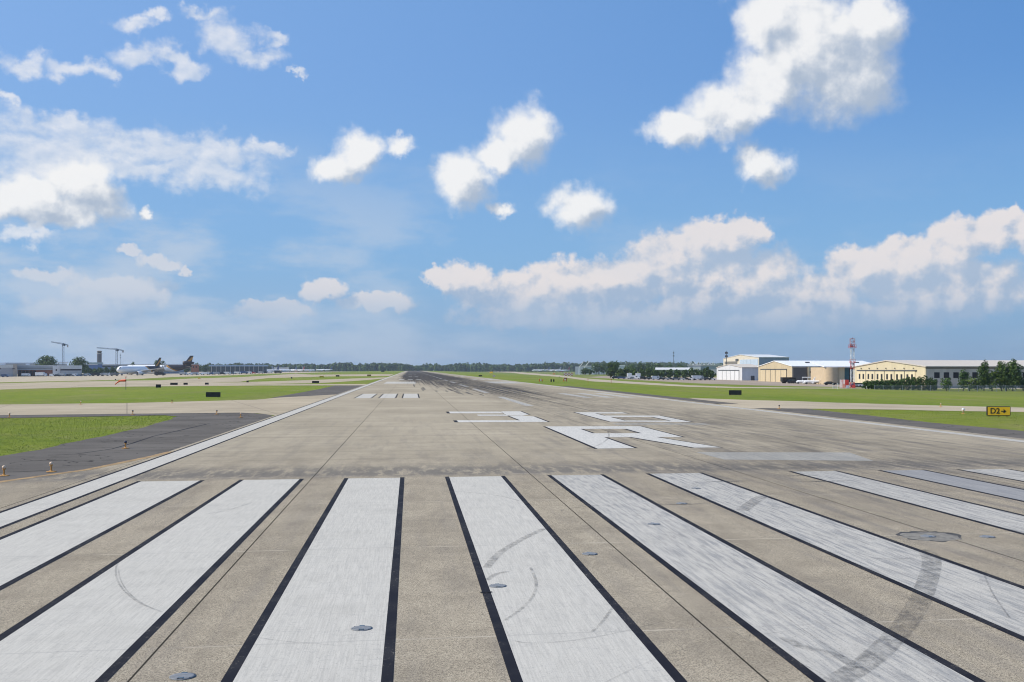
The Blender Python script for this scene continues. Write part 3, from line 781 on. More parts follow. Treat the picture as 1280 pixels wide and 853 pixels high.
# ------------------------------------------------------------------ aircraft
def loft(bm, st, n=18):
    rings = []
    for x, rz_, ry, z in st:
        rings.append([bm.verts.new((x, ry * math.cos(6.283185 * i / n), z + rz_ * math.sin(6.283185 * i / n))) for i in range(n)])
    for a, b in zip(rings, rings[1:]):
        for i in range(n): bm.faces.new((a[i], b[i], b[(i + 1) % n], a[(i + 1) % n]))
    bm.faces.new(rings[0]); bm.faces.new(rings[-1][::-1])
    bmesh.ops.recalc_face_normals(bm, faces=bm.faces[:])
def slab3(bm, root, tip, t0_, t1_, axis='z'):
    """wing-like panel: root and tip are (leading, trailing) points"""
    off = Vector((0, 0, 1)) if axis == 'z' else Vector((0, 1, 0))
    (a, b), (c, d) = root, tip
    V_ = []
    for (p, q, t_) in ((a, b, t0_), (c, d, t1_)):
        p, q = Vector(p), Vector(q); m = p.lerp(q, .35)
        V_.append([bm.verts.new(p), bm.verts.new(m + off * t_ / 2), bm.verts.new(q), bm.verts.new(m - off * t_ / 2)])
    for i in range(4): bm.faces.new((V_[0][i], V_[0][(i + 1) % 4], V_[1][(i + 1) % 4], V_[1][i]))
    bm.faces.new(V_[0][::-1]); bm.faces.new(V_[1]); bmesh.ops.recalc_face_normals(bm, faces=bm.faces[:])
def livery(name, L, brown, gold, white, rad, zc0):
    m, t, b, o = new_mat(name)
    x, y, z = sep(t, objpos(t))
    # x runs from the nose (+) to the tail (-); the dark colour sweeps down and aft from the top
    zz = (z - zc0) / rad
    edge = x - zz * L * .10 + L * .21
    band = (edge + zz * zz * 1.5)
    dark = lt2(t, band, 0.0); strip = lt2(t, band, L * .035)
    c = mix(t, strip, white, gold); c = mix(t, dark, c, brown)
    put(t, b.inputs['Base Color'], c); b.inputs['Roughness'].default_value = .32; return m
def lt2(t, a, v): return mth(t, 'LESS_THAN', a, v)
GOLD = (.55, .26, .03); BRWN = (.030, .020, .018)
def finmat(name, L, h0, h1):
    if name in _m: return _m[name]
    m, t, b, o = new_mat(name)
    x, y, z = sep(t, objpos(t))
    f = (z - h0) / (h1 - h0)
    q = (x + L * .4125) + f * L * .0775      # along the swept fin
    c1 = (q + L*.0 - (.42 - f) * L * .07).abs()
    c = mix(t, lt2(t, c1, L * .019) * lt2(t, (f - .45).abs(), .40), BRWN, GOLD)
    put(t, b.inputs['Base Color'], c); b.inputs['Roughness'].default_value = .35; _m[name] = m; return m
def aircraft(px, zc, hd, L, rad, span, finh, label, scheme='white', tri=False, name='parked_airliner', tailcol=None, cat='aircraft', group=None, gear=True):
    """hd: heading angle, counter-clockwise from the picture's right"""
    t0 = thing(name, label, cat, at(px, zc), -TH + hd, group)
    cz = rad + L * .045; a = L / 2
    body = WH if scheme == 'white' else livery('livery ' + name + label[:6], L, BRWN, GOLD, (.86, .86, .85), rad, cz)
    bm = bmesh.new()
    st = [(a, .05 * rad, .05 * rad, cz - rad * .25), (a * .985, .32 * rad, .32 * rad, cz - rad * .2), (a * .95, .62 * rad, .6 * rad, cz - rad * .12), (a * .88, .9 * rad, .9 * rad, cz - rad * .03), (a * .78, rad, rad, cz), (-a * .35, rad, rad, cz), (-a * .6, .86 * rad, .84 * rad, cz + rad * .14), (-a * .8, .55 * rad, .5 * rad, cz + rad * .4), (-a * .97, .22 * rad, .16 * rad, cz + rad * .62), (-a, .06 * rad, .05 * rad, cz + rad * .68)]
    loft(bm, st); fu = link('fuselage', bm, body, t0, True)
    bm = bmesh.new(); prism(bm, [(a * .955, cz + rad * .22), (a * .91, cz + rad * .62), (a * .885, cz + rad * .62), (a * .90, cz + rad * .2)], 'y', -rad * .62, rad * .62); link('windscreen', bm, GLS, fu)
    wingm = WH if scheme == 'white' else M('wing grey', (.5, .51, .52), .4)
    for sg in (1, -1):
        bm = bmesh.new(); slab3(bm, ((a * .30, sg * rad * .6, cz - rad * .6), (-a * .22, sg * rad * .6, cz - rad * .6)), ((-a * .22, sg * span / 2, cz + rad * .3), (-a * .32, sg * span / 2, cz + rad * .3)), rad * .5, rad * .08); wg = link('wing', bm, wingm, t0)
        bm = bmesh.new(); slab3(bm, ((-a * .32 + .2, sg * span / 2, cz + rad * .3), (-a * .4, sg * span / 2, cz + rad * .3)), ((-a * .36, sg * (span / 2 + .3), cz + rad * 1.1), (-a * .42, sg * (span / 2 + .3), cz + rad * 1.1)), .15, .1, 'y'); link('winglet', bm, wingm, wg)
        bm = bmesh.new(); slab3(bm, ((-a * .74, sg * rad * .3, cz + rad * .45), (-a * .93, sg * rad * .2, cz + rad * .45)), ((-a * .92, sg * span * .19, cz + rad * .65), (-a * .99, sg * span * .19, cz + rad * .65)), rad * .2, rad * .06); link('tailplane', bm, wingm if scheme == 'white' else M('brown paint', BRWN, .35), t0)
        ex, ey, ez, er = a * .16, sg * span * .17, cz - rad * .95, rad * .48
        bm = bmesh.new(); loft(bm, [(ex + er * 2.2, er * .88, er * .88, ez), (ex + er * 1.6, er, er, ez), (ex, er * .98, er * .98, ez), (ex - er * 2.0, er * .6, er * .6, ez)], 14); en = link('engine', bm, WH if scheme != 'white' else (tailcol or WH), t0, True)
        bm = bmesh.new(); tube(bm, (ex + er * 2.2, ey * 0, ez), (ex + er * 2.26, 0, ez), er * .76, er * .74, 14); ink = link('intake', bm, DK, en)
        en.location.y = ey
        bm = bmesh.new(); slab3(bm, ((ex + er, ey, ez + er * .7), (ex - er * 2, ey, ez + er * .7)), ((ex + er * .2, ey, cz - rad * .35), (ex - er * 3, ey, cz - rad * .35)), .3, .3, 'y'); link('pylon', bm, wingm, wg)
    fm = finmat('fin %.0f' % L, L, cz + rad * .8, finh) if scheme != 'white' else (tailcol or WH)
    bm = bmesh.new(); slab3(bm, ((-a * .70, 0, cz + rad * .7), (-a * .95, 0, cz + rad * .7)), ((-a * .93, 0, finh), (-a * 1.03, 0, finh)), rad * .28, rad * .10, 'y'); link('tail_fin', bm, fm, t0)
    if tri:
        er = rad * .5; ez = cz + rad * 1.55
        bm = bmesh.new(); loft(bm, [(-a * .72, er, er, ez), (-a * .78, er * 1.05, er * 1.05, ez), (-a * .95, er * .9, er * .9, ez), (-a * 1.05, er * .5, er * .5, ez)], 14); link('tail_engine', bm, M('brown paint', BRWN, .35), t0, True)
    if gear:
        for gx, gy in ((a * .78, 0), (-a * .03, rad * 1.1), (-a * .03, -rad * 1.1)):
            bm = bmesh.new(); wr = max(.4, rad * .2)
            tube(bm, (gx, gy, wr), (gx, gy, cz - rad * .5), .14, .18, 6)
            for k_ in (-.4, .4): tube(bm, (gx, gy + k_ - .18, wr), (gx, gy + k_ + .18, wr), wr, wr, 12)
            link('landing_gear', bm, DKG, t0)
    return t0

a1 = aircraft(174, 1000, math.pi + R(58), 47, 3.4, 44, 16.8, 'white freighter jet with short brown and gold tail, nose toward the left, nearer one', 'brown', name='cargo_jet', group='brown tailed cargo jets')
a2 = aircraft(198, 1075, math.pi + R(8), 66, 3.6, 50, 19.4, 'longer three engined freighter jet with tall brown tail behind the nearer one', 'brown', True, name='cargo_jet', group='brown tailed cargo jets')
CB = M('navy tail paint', (.04, .06, .16), .4); CR = M('red tail paint', (.30, .04, .05), .4); CGR = M('grey tail paint', (.3, .33, .38), .4)
far = [(322, 1750, R(165), 32, 'small white airliner, leftmost beside the blue roofed terminal', CR), (337, 1850, R(200), 32, 'white airliner standing among vehicles in front of the far terminal', CB), (352, 2000, R(20), 36, 'white airliner with long body just right of the crowded apron', CGR), (363, 2250, R(150), 36, 'white airliner with slanted tail fin before the left woods', CB), (373, 2400, R(160), 32, 'small white airliner second from the right in the left row', CR), (386, 2500, R(10), 30, 'tiny white airliner low against the left woods', CGR), (405, 2550, R(178), 40, 'long white airliner alone at the right end of the left row', CB),
       (676, 2500, R(185), 42, 'long white airliner leftmost in the row right of the runway', CB), (691, 2550, R(175), 40, 'white airliner right of the longest one beyond the right grass', CGR), (703, 2300, R(200), 34, 'white airliner next to the striped barriers', CR)]
for px, z_, hd, L, lab, tc_ in far: aircraft(px, z_, hd, L, 1.95, L * .95, 12.2, lab, 'white', tailcol=tc_, name='distant_airliner', group='white airliners parked far away', gear=True)
aircraft(519.5, 2900, R(-84), 36, 2.0, 34, 12.5, 'small airliner far ahead on the runway', 'white', name='distant_airliner')

# ------------------------------------------------------------------ left side buildings
def L_(px, zc): return at(px, zc), -TH
def site(name, label, cat, px, zc, group=None):
    b = math.atan((px - CX) / F); return thing(name, label, cat, at(px, zc), -TH - b, group), zc / F * math.cos(b), T(at(px, zc)[0])
def hz(py, zc, g): return zat(py, zc) - g     # height above the local ground
def mbox(name, t0, s, px0, x0, x1, zc, g, yt, yb, d0, d1, mat, **kw):
    return B(name, ((x0 - px0) * s, (x1 - px0) * s, d0, d1, (hz(yb, zc, g) if yb else -.3), hz(yt, zc, g)), mat, t0, **kw)
zc = 905
t0, s, g = site('cargo_building', 'long low cargo building with dark bays and white upper band at far left', 'building', 40, zc)
mbox('wall', t0, s, 40, 22, 66, zc, g, 457.6, None, 3, 30, BRN)
mbox('fascia', t0, s, 40, 21.5, 66.2, zc, g, 457.2, 462.8, 2.0, 3.1, GRD); mbox('parapet', t0, s, 40, 21.5, 66.2, zc, g, 460.0, 460.8, 1.85, 2.05, DKG)
for i in range(8):
    x = 23 + i * 4.6
    mbox('bay_door', t0, s, 40, x, x + 3.9, zc, g, 463.4, None, 2.7, 3.2, DK if i < 5 else BRK)
mbox('roof', t0, s, 40, 21.2, 66.5, zc, g, 456.6, 457.2, 1.8, 31, LGR)
mbox('roof_unit', t0, s, 40, 32, 37, zc, g, 454.6, 456.6, 8, 12, WH); mbox('roof_unit', t0, s, 40, 29, 31, zc, g, 455.4, 456.6, 8, 10, GRD)
mbox('stair_block', t0, s, 40, 66.2, 75, zc, g, 457.0, None, -2, 20, WHF); mbox('window', t0, s, 40, 69.8, 71.4, zc, g, 461.6, 464, -2.1, -1.95, DK)
t0, s, g = site('terminal_block', 'plain pale grey terminal block cut by the left frame edge', 'building', 8, 890)
mbox('wall', t0, s, 8, -60, 21.3, 890, g, 456.8, None, 0, 30, M('grey stucco', (.42, .41, .42), .8)); mbox('wall', t0, s, 8, 16.5, 21.6, 890, g, 455.5, None, -1, 12, SAND)
mbox('fascia', t0, s, 8, -60, 16.5, 890, g, 456.2, 460.0, -.3, .1, LGR); mbox('window', t0, s, 8, 15.6, 18.4, 890, g, 460.6, 461.8, -1.1, -.9, DK); mbox('window', t0, s, 8, -2, 1.4, 890, g, 460.6, 461.8, -.1, .1, DK)
mbox('roof', t0, s, 8, -60, 7, 890, g, 453.6, 455.8, 10, 22, WRF)
t0, s, g = site('office_block', 'low office block with pale upper band right of the cargo building', 'building', 90, 915)
mbox('wall', t0, s, 90, 75.2, 102.5, 915, g, 457.2, None, 0, 20, M('mauve grey wall', (.28, .25, .26), .8)); mbox('fascia', t0, s, 90, 75, 102.6, 915, g, 457.0, 461.5, -.4, .1, LGR)
mbox('window', t0, s, 90, 76, 101.5, 915, g, 461.8, 463.2, -.15, .05, DK); mbox('wall', t0, s, 90, 75.5, 102, 915, g, 463.4, None, -.8, .2, GRD)
t0, s, g = site('warehouse', 'pale warehouse roofs showing behind the trees at far left', 'building', 45, 1500)
mbox('wall', t0, s, 45, 5, 84, 1500, g, 455.0, None, 0, 30, GRD); mbox('roof', t0, s, 45, 4, 46, 1500, g, 453.6, 455.2, -1, 31, M('pale blue roof', (.40, .45, .52), .6)); mbox('roof', t0, s, 45, 72, 86, 1500, g, 452.4, 454.2, -1, 31, WRF)
t0, s, g = site('blue_hangar', 'blue fronted hangar with pale roof below the control tower', 'building', 117, 1300)
mbox('wall', t0, s, 117, 109, 128, 1300, g, 455.2, None, 0, 30, BLU); mbox('roof', t0, s, 117, 108, 129, 1300, g, 453.2, 455.4, -1, 31, M('green grey roof', (.34, .42, .42), .6)); mbox('fascia', t0, s, 117, 110, 122, 1300, g, 455.6, 456.4, -.2, .1, WH)
t0, s, g = site('cargo_terminal', 'long low pale terminal roof behind the cargo jets', 'building', 140, 1500)
mbox('wall', t0, s, 140, 122, 232, 1500, g, 456.4, None, 0, 30, M('hazy blue wall', (.20, .25, .32), .7)); mbox('roof', t0, s, 140, 121, 233, 1500, g, 455.4, 456.6, -1, 31, LGR); mbox('window', t0, s, 140, 124, 200, 1500, g, 457.6, 459.0, -.2, .1, DK)
t0, s, g = site('brick_building', 'small orange brick building right of the tall brown tail', 'building', 243.5, 1150)
mbox('wall', t0, s, 243.5, 239, 248.6, 1150, g, 456.0, None, 0, 14, BRN); mbox('roof', t0, s, 243.5, 238.8, 248.8, 1150, g, 455.5, 456.0, -.3, 14.3, CON); mbox('window', t0, s, 243.5, 241, 242.4, 1150, g, 458, 460, -.1, .1, DK); mbox('window', t0, s, 243.5, 244.6, 246, 1150, g, 458, 460, -.1, .1, DK)
t0, s, g = site('concourse', 'long dark concourse under a pale blue roof left of the parked airliners', 'building', 284, 1500)
mbox('wall', t0, s, 284, 263, 334, 1500, g, 458.2, None, 2, 40, GLS); mbox('roof', t0, s, 284, 261, 336, 1500, g, 456.4, 458.2, 0, 42, BLR)
for i in range(12): mbox('column', t0, s, 284, 264 + i * 5.9, 264.7 + i * 5.9, 1500, g, 458.2, None, .2, 1.0, CON)
t0, s, g = site('concourse', 'white concourse low before the woods at the end of the left apron', 'building', 353, 2300)
mbox('wall', t0, s, 353, 343, 361, 2300, g, 460.2, None, 0, 30, WH); mbox('roof', t0, s, 353, 342.5, 361.5, 2300, g, 459.6, 460.3, -1, 31, WRF)
# control tower
zc = 1400; t0, s, g = site('control_tower', 'square brown control tower with dark glazed cab', 'control tower', 124.3, zc)
w = 3.2 * s
B('shaft', (-w * .92, w * .92, -w * .92, w * .92, -.3, hz(442.4, zc, g)), CTB, t0)
for x in (-.5, 0, .5): B('rib', (x * w - .35, x * w + .35, -w * .92 - .25, -w * .90, 0, hz(443, zc, g)), DKG, t0)
bm = bmesh.new(); z0, z1, z2, z3 = hz(442.6, zc, g), hz(441.6, zc, g), hz(439.4, zc, g), hz(438.6, zc, g)
for za, zb, ra, rb in ((z0, z1, w * 1.08, w * 1.12),): lathe(bm, [(ra, za), (rb, zb)], 8)
link('balcony', bm, CON, t0)
bm = bmesh.new(); lathe(bm, [(w * .80, z1), (w * .95, z2)], 8); link('cab', bm, GLS, t0)
bm = bmesh.new(); lathe(bm, [(w * 1.02, z2), (w * 1.0, z2 + .5), (w * .75, z3), (.4, z3 + .2)], 8); link('roof', bm, CTB, t0)
# tower cranes
def crane(px, zc, ytop, tipx, tipy, endx, endy, label):
    t0, s, g = site('tower_crane', label, 'crane', px, zc, 'tower cranes above the far roofs')
    Hh = hz(ytop, zc, g); m_ = .9
    bm = bmesh.new()
    for x in (-m_, m_):
        for y in (-m_, m_): tube(bm, (x, y, -.3), (x, y, Hh), .24, .24, 5)
    n = 16
    for i in range(n):
        z0, z1 = Hh * i / n, Hh * (i + 1) / n
        sgn = 1 if i % 2 else -1
        for y in (-m_, m_): tube(bm, (-m_ * sgn, y, z0), (m_ * sgn, y, z1), .15, .15, 4); tube(bm, (y, -m_ * sgn, z0), (y, m_ * sgn, z1), .15, .15, 4)
    link('mast', bm, CRN, t0)
    tx, tz = (tipx - px) * s, hz(tipy, zc, g); ex, ez = (endx - px) * s, hz(endy, zc, g)
    bm = bmesh.new(); jz = Hh
    def truss(x1, z1, hh):
        for y in (-.8, .8): tube(bm, (0, y, jz), (x1, y, z1), .25, .22, 5)
        tube(bm, (0, 0, jz + hh), (x1, 0, z1 + hh * .5), .22, .2, 5)
        for i in range(14):
            f0, f1 = i / 14, (i + 1) / 14
            tube(bm, (x1 * f0, -.8, jz + (z1 - jz) * f0), (x1 * f1, 0, jz + (z1 - jz) * f1 + hh * (1 - .5 * f1)), .13, .13, 4); tube(bm, (x1 * f0, .8, jz + (z1 - jz) * f0), (x1 * f1, 0, jz + (z1 - jz) * f1 + hh * (1 - .5 * f1)), .13, .13, 4)
    truss(tx, tz, 1.3); link('jib', bm, CRN, t0)
    bm = bmesh.new(); truss(ex, ez, 1.3); link('counter_jib', bm, CRN, t0)
    B('counterweight', (min(ex, ex * .72), max(ex, ex * .72), -1.0, 1.0, ez - 2.0, ez + .3), CON, t0)
    bm = bmesh.new(); lathe(bm, [(1.3, Hh - 1.4), (1.5, Hh), (.9, Hh + 1.5)], 8); link('slewing_unit', bm, CRN, t0)
    B('operator_cab', (.6, 2.3, -2.2, -.9, Hh - 1.8, Hh + .4), GLS, t0)
crane(79, 1250, 430.8, 64, 428.0, 85.5, 432.0, 'dark tower crane standing behind the leftmost big trees')
crane(145.8, 1300, 437.4, 121, 435.4, 155, 438.8, 'tower crane with level jib right of the control tower')
def mast(px, zc, yt, label, r=.25, mat=STEEL):
    t0, s, g = site('antenna_mast', label, 'mast', px, zc); Hh = hz(yt, zc, g)
    bm = bmesh.new(); tube(bm, (0, 0, -.3), (0, 0, Hh), r * 1.6, r * .5, 6); link('pole', bm, mat, t0)
    bm = bmesh.new()
    for f in (.75, .88): box(bm, -r * 3.4, r * 3.4, -r, r, Hh * f, Hh * f + 1.6)
    link('antenna', bm, mat, t0)
mast(150.6, 1500, 441.8, 'thin antenna mast right of the second crane'); mast(842, 1500, 438.6, 'tall thin mast rising behind the right tree row', .30, DKG)

# trees on the left
tree(57, 1050, 27 * 1050 / F, hz(443, 1050, -2.4), 'biggest dark round tree behind the cargo building', n=2600, leaf=.75, k=18, trunk=.12)
tree(99, 1050, 21 * 1050 / F, hz(445.5, 1050, -2.4), 'big round tree behind the low office block', n=2000, leaf=.75, k=14, trunk=.12)
tree(198.5, 1350, 14 * 1350 / F, hz(449.2, 1350, -2.4), 'round tree showing between the two jet tails', n=1200, leaf=.8, k=10)
tree(166.5, 1350, 7 * 1350 / F, hz(451.6, 1350, -2.4), 'small round tree above the nearer jet', n=600, leaf=.7, k=8)
lo = [(108, 8, 456), (113, 7, 459.5), (119, 8, 460), (126, 8, 459), (133, 7, 458.2), (141, 8, 458), (147, 7, 457.8), (105, 6, 455)]
for i, (px, w_, yt) in enumerate(sorted(lo)):
    tree(px, 1120, w_ * 1120 / F, hz(yt, 1120, -2.4), ORD[i + 1] + ' tree from the left in the low row below the control tower', n=500, leaf=.6, k=7, mat=[LF, LF2][i % 2], group='low trees below the control tower')
tl = [(233, 9, 455.5), (247, 12, 453), (256, 8, 455), (264, 10, 453.2), (275, 12, 454.0), (287, 10, 454.6), (297, 10, 454.2), (212, 8, 455.5), (222, 8, 455.2)]
for i, (px, w_, yt) in enumerate(sorted(tl)):
    tree(px, 1600, w_ * 1600 / F, hz(yt, 1600, -2.4), ORD[i + 1] + ' tree from the left in the row behind the blue roofed concourse', n=500, leaf=.9, k=7, group='trees behind the blue roofed concourse')
# vehicles on the left
vl = [('suv', 1.5, 820, 'silver', 'silver car cut by the left frame edge', .1), ('van', 6.5, 815, 'blue', 'dark blue van second from the left frame edge', .1), ('truck', 32.5, 895, 'white', 'small white truck before the dark cargo bays', 0), ('box', 51.5, 893, 'white', 'white box trailer before the brick end of the cargo building', 0), ('van', 66.5, 890, 'white', 'white van beside the white stair block', 0), ('suv', 71.5, 888, 'black', 'black car parked in front of the stair block', 0), ('truck', 77.5, 890, 'silver', 'silver truck parked right of the stair block', 0), ('suv', 85, 892, 'black', 'black car parked before the low office block', 0), ('suv', 89, 892, 'grey', 'grey car right of the black car by the office block', 0), ('van', 94.5, 893, 'white', 'white van parked before the low office block', 0), ('car', 99, 892, 'blue', 'blue car right of the white van by the office block', 0), ('suv', 104, 893, 'grey', 'grey car at the right end of the office block', 0), ('van', 110, 900, 'silver', 'silver van parked before the low trees', 0), ('truck', 119.5, 900, 'black', 'black truck parked before the low trees', 0), ('van', 125, 905, 'white', 'white van under the control tower', 0), ('truck', 131.5, 905, 'silver', 'silver truck right of the van under the control tower', 0), ('van', 137, 905, 'white', 'white van just left of the nearer cargo jet', 0), ('truck', 143, 905, 'grey', 'grey truck just before the nose of the nearer cargo jet', 0),
      ('box', 200, 930, 'black', 'dark loader under the belly of the longer cargo jet', 0), ('truck', 229, 1000, 'silver', 'silver truck under the tall brown tail', 0), ('van', 237, 1010, 'white', 'white van right of the tall brown tail', 0), ('truck', 243, 1020, 'silver', 'silver truck below the orange brick building', 0), ('van', 250, 1030, 'white', 'white van right of the orange brick building', 0), ('truck', 257, 1040, 'white', 'white truck left of the blue roofed concourse', 0), ('van', 264, 1050, 'blue', 'blue van under the left end of the concourse', 0), ('truck', 271, 1060, 'silver', 'silver truck before the concourse, left part', 0), ('van', 278, 1060, 'black', 'black van before the middle of the concourse', 0), ('truck', 284, 1080, 'white', 'white truck before the middle of the concourse', 0), ('van', 290, 1090, 'grey', 'grey van before the concourse, right of the white truck', 0), ('truck', 297, 1150, 'white', 'white truck at the foot of the concourse near its right part', 0), ('box', 305, 1200, 'blue', 'dark blue trailer before the concourse', 0), ('truck', 311, 1250, 'white', 'white truck left of the leftmost small airliner', 0), ('van', 317, 1300, 'red', 'red van below the leftmost small airliner', 0), ('truck', 326, 1300, 'silver', 'silver truck below the small airliners', 0), ('van', 332, 1350, 'black', 'black van below the small airliners', 0), ('truck', 338, 1400, 'white', 'white truck below the small airliners', 0), ('box', 347.5, 1350, 'black', 'black trailer at the right end of the crowded apron', 0)]
for k_, px, z_, c_, lab, rz in vl: vehicle(k_, px, z_, c_, lab, rz)

# ------------------------------------------------------------------ right side
def W(name, label, cat, X, Y, group=None): return thing(name, label, cat, (X, Y, T(X)), 0, group)
def gable(t0, wy, lx, eave, peak, mat, mside, roofm, ov=.6):
    """gable facing -X, ridge along X; origin at the near corner"""
    bm = bmesh.new(); prism(bm, [(0, -.3), (wy, -.3), (wy, eave), (wy / 2, peak), (0, eave)], 'x', 0, .35); link('gable_wall', bm, mat, t0)
    bm = bmesh.new(); box(bm, .36, lx, 0, .3, -.3, eave - .02); box(bm, .36, lx, wy - .3, wy, -.3, eave - .02); box(bm, lx - .3, lx, .3, wy - .3, -.3, eave - .05); link('side_wall', bm, mside, t0)
    bm = bmesh.new(); prism(bm, [(-ov, eave - .12), (wy / 2, peak + .02), (wy + ov, eave - .12), (wy + ov, eave + .18), (wy / 2, peak + .35), (-ov, eave + .18)], 'x', -.3, lx + .3); link('roof', bm, roofm, t0)
# gable hangar with window doors
X0, Y0 = 167, 329; zt = 2.4
t0 = W('gable_hangar', 'cream yellow gable hangar with a row of small door windows behind bushes', 'hangar', X0, Y0)
gable(t0, 58, 75, 7.05, 9.1, YEL, GRW, TRF)
bm = bmesh.new(); box(bm, -.30, -.02, 6, 54, 5.55, 5.95); link('door_track', bm, DKG, t0)
for i in range(6):
    y0 = 7 + i * 7.8
    d = B('door_panel', (-.18, -.01, y0 + .12, y0 + 7.6, -.1, 5.5), YEL, t0)
    for j in (.28, .72): B('window', (-.24, -.17, y0 + 7.7 * j - .65, y0 + 7.7 * j + .65, 2.6, 4.5), DK, d)
    if i: B('door_post', (-.26, -.01, y0 - .12, y0 + .10, -.1, 5.54), DKG, t0)
for i in range(16): B('window', (3 + i * 3.35 + (1.2 if i > 6 else 0), 4.9 + i * 3.35 + (1.2 if i > 6 else 0), -.05, .12, 3.3, 5.2), DK, t0)
B('cornice', (-.05, 75, -.16, -.02, 6.4, 6.75), DKG, t0)
# small flood lights along the gable
for i in range(7): B('wall_lamp', (-.35, -.02, 8 + i * 7, 8.4 + i * 7, 6.4, 6.7), DKG, t0)
# tan hangar
X1, Y1 = 180, 488
t0 = W('tan_hangar', 'tan gable hangar with sliding doors under a long white roof', 'hangar', X1, Y1)
gable(t0, 50, 46, 7.6, 10.2, TAN, SAND, WRF)
B('door_track', (-.35, -.02, 7, 46, 6.0, 6.4), DKG, t0)
for i in range(5):
    y0 = 7.5 + i * 7.6; B('door_panel', (-.2, -.01, y0 + .1, y0 + 7.4, -.1, 5.95), TAN, t0)
    B('door_post', (-.28, -.01, y0 - .15, y0 + .07, -.1, 5.98), DKG, t0)
B('open_bay', (.6, 7.4, -.10, -.02, 0, 6.9), M('bay grey', (.13, .115, .10), .8), t0)
B('open_bay', (12.8, 44, -.10, -.02, 0, 6.9), DK, t0)
B('stair_tower', (7.6, 12.6, -1.2, -.02, 0, 7.4), TAN, t0)
for x in (8.4, 10.6): B('window', (x, x + 1.5, -1.28, -1.18, 4.4, 5.4), DK, t0)
for x, y in ((12, 13), (18, 12), (38, 14)): B('roof_vent', (x, x + 1.8, y, y + 1.8, 8.4, 9.9), DKG, t0)
# drum annex and the lit roof over it
xa, ya_, _ = at(1043, 437)
t0 = thing('rounded_annex', 'tan hangar annex with a rounded drum shaped end wall', 'building', (xa, ya_, T(xa)), -TH)
s = 437 / F; hh = 7.0
bm = bmesh.new(); n = 24; r_ = 9.0 * s * 1.0
for i in range(n):
    a0, a1_ = math.pi + math.pi * i / n, math.pi + math.pi * (i + 1) / n
for (aa, bb) in [(math.pi, 2 * math.pi)]:
    pts = [(-4 * s + r_ * math.cos(aa + (bb - aa) * i / n), r_ * .8 * math.sin(aa + (bb - aa) * i / n)) for i in range(n + 1)] + [(-4 * s + r_, 24), (-4 * s - r_, 24)]
prism(bm, pts, 'z', -.3, hh); link('drum_wall', bm, M('tan block', (.55, .43, .28), .75, var=.1, scale=.7), t0, False)
B('wall', (5 * s, 12.4 * s, -.3, 24, -.3, hh), TAN, t0); B('open_bay', (12.6 * s, 19 * s, 1.0, 20, -.3, hh - .3), M('teal glass', (.05, .13, .15), .2, spec=.6), t0)
bm = bmesh.new(); prism(bm, [(-1.5, hh), (24, hh + 2.2), (24, hh + 2.5), (-1.5, hh + .35)], 'x', -14 * s, 30 * s); link('roof', bm, WRF, t0)
for i in range(3): B('band', (-13.05 * s, 5 * s, -r_ * 0 + 2.2, 2.4, 1.7 * (i + 1), 1.7 * (i + 1) + .1), SAND, t0)
# white hangar
X2, Y2 = 183, 575
t0 = W('white_hangar', 'white gable hangar, leftmost of the hangar row', 'hangar', X2, Y2)
gable(t0, 50, 13, 7.2, 8.9, WHF, WHF, TRF)
B('door_track', (-.35, -.02, 5, 46, 5.4, 5.8), DKG, t0)
for i in range(5): B('door_panel', (-.2, -.01, 5.5 + i * 8, 13.2 + i * 8, -.1, 5.35), WHF, t0); B('door_post', (-.26, -.01, 5.2 + i * 8, 5.45 + i * 8, -.1, 5.38), DKG, t0)
B('door', (5, 7.2, -.06, -.01, 0, 2.6), DKG, t0)
# big maintenance hangar behind
X3, Y3 = 242, 722
t0 = W('maintenance_hangar', 'tall pale maintenance hangar with glazed doors rising behind the others', 'hangar', X3, Y3)
gable(t0, 86, 22, 14.6, 16.9, M('cream cladding', (.62, .56, .44), .6), M('shaded blue grey side', (.30, .34, .40), .6), M('pale roof sheet', (.62, .63, .62), .6))  # side wall takes a darker, bluer colour that paints in its shade
for i in range(5): B('glazed_door', (-.3, -.02, 1.5 + i * 8.4, 9.6 + i * 8.4, 5.5, 13.4), M('pale blue glazing', (.48, .57, .66), .3), t0)
B('dark_band', (-.25, -.02, 50, 82, 10.2, 12.2), M('shadow band', (.16, .15, .13), .8), t0); B('annex', (-5, -.4, 40, 84, -.3, 8.5), M('cream cladding', (.62, .56, .44), .6), t0)  # dark strip along the upper gable wall, cream annex below
B('window', (-.3, -.02, 47, 54, 12.4, 14.0), DKG, t0)
mast(908, 790, 438.6, 'short antenna mast on the left corner of the tall pale hangar', .30, DKG)
# red and white lattice tower with its equipment
zc = 328; xt, yt, _ = at(1065.5, zc); zt = T(xt); s = zc / F
t0 = thing('lattice_tower', 'tall red and white lattice tower in front of the hangars', 'tower', (xt, yt, zt), -TH)
def hh_(py): return zat(py, zc) - zt
def section(y0, y1, hw, mat, n=3, name='mast_section'):
    z0, z1 = hh_(y0), hh_(y1); bm = bmesh.new()
    for x in (-hw, hw):
        for y in (-hw, hw): tube(bm, (x, y, z0), (x, y, z1), .055, .055, 6)
    for i in range(n):
        a_, b_ = z0 + (z1 - z0) * i / n, z0 + (z1 - z0) * (i + 1) / n; sg = 1 if i % 2 else -1
        for y in (-hw, hw): tube(bm, (-hw * sg, y, a_), (hw * sg, y, b_), .045, .045, 4); tube(bm, (y, -hw * sg, a_), (y, hw * sg, b_), .045, .045, 4)
        for y in (-hw, hw): tube(bm, (-hw, y, b_), (hw, y, b_), .04, .04, 4); tube(bm, (y, -hw, b_), (y, hw, b_), .04, .04, 4)
    return link(name, bm, mat, t0)
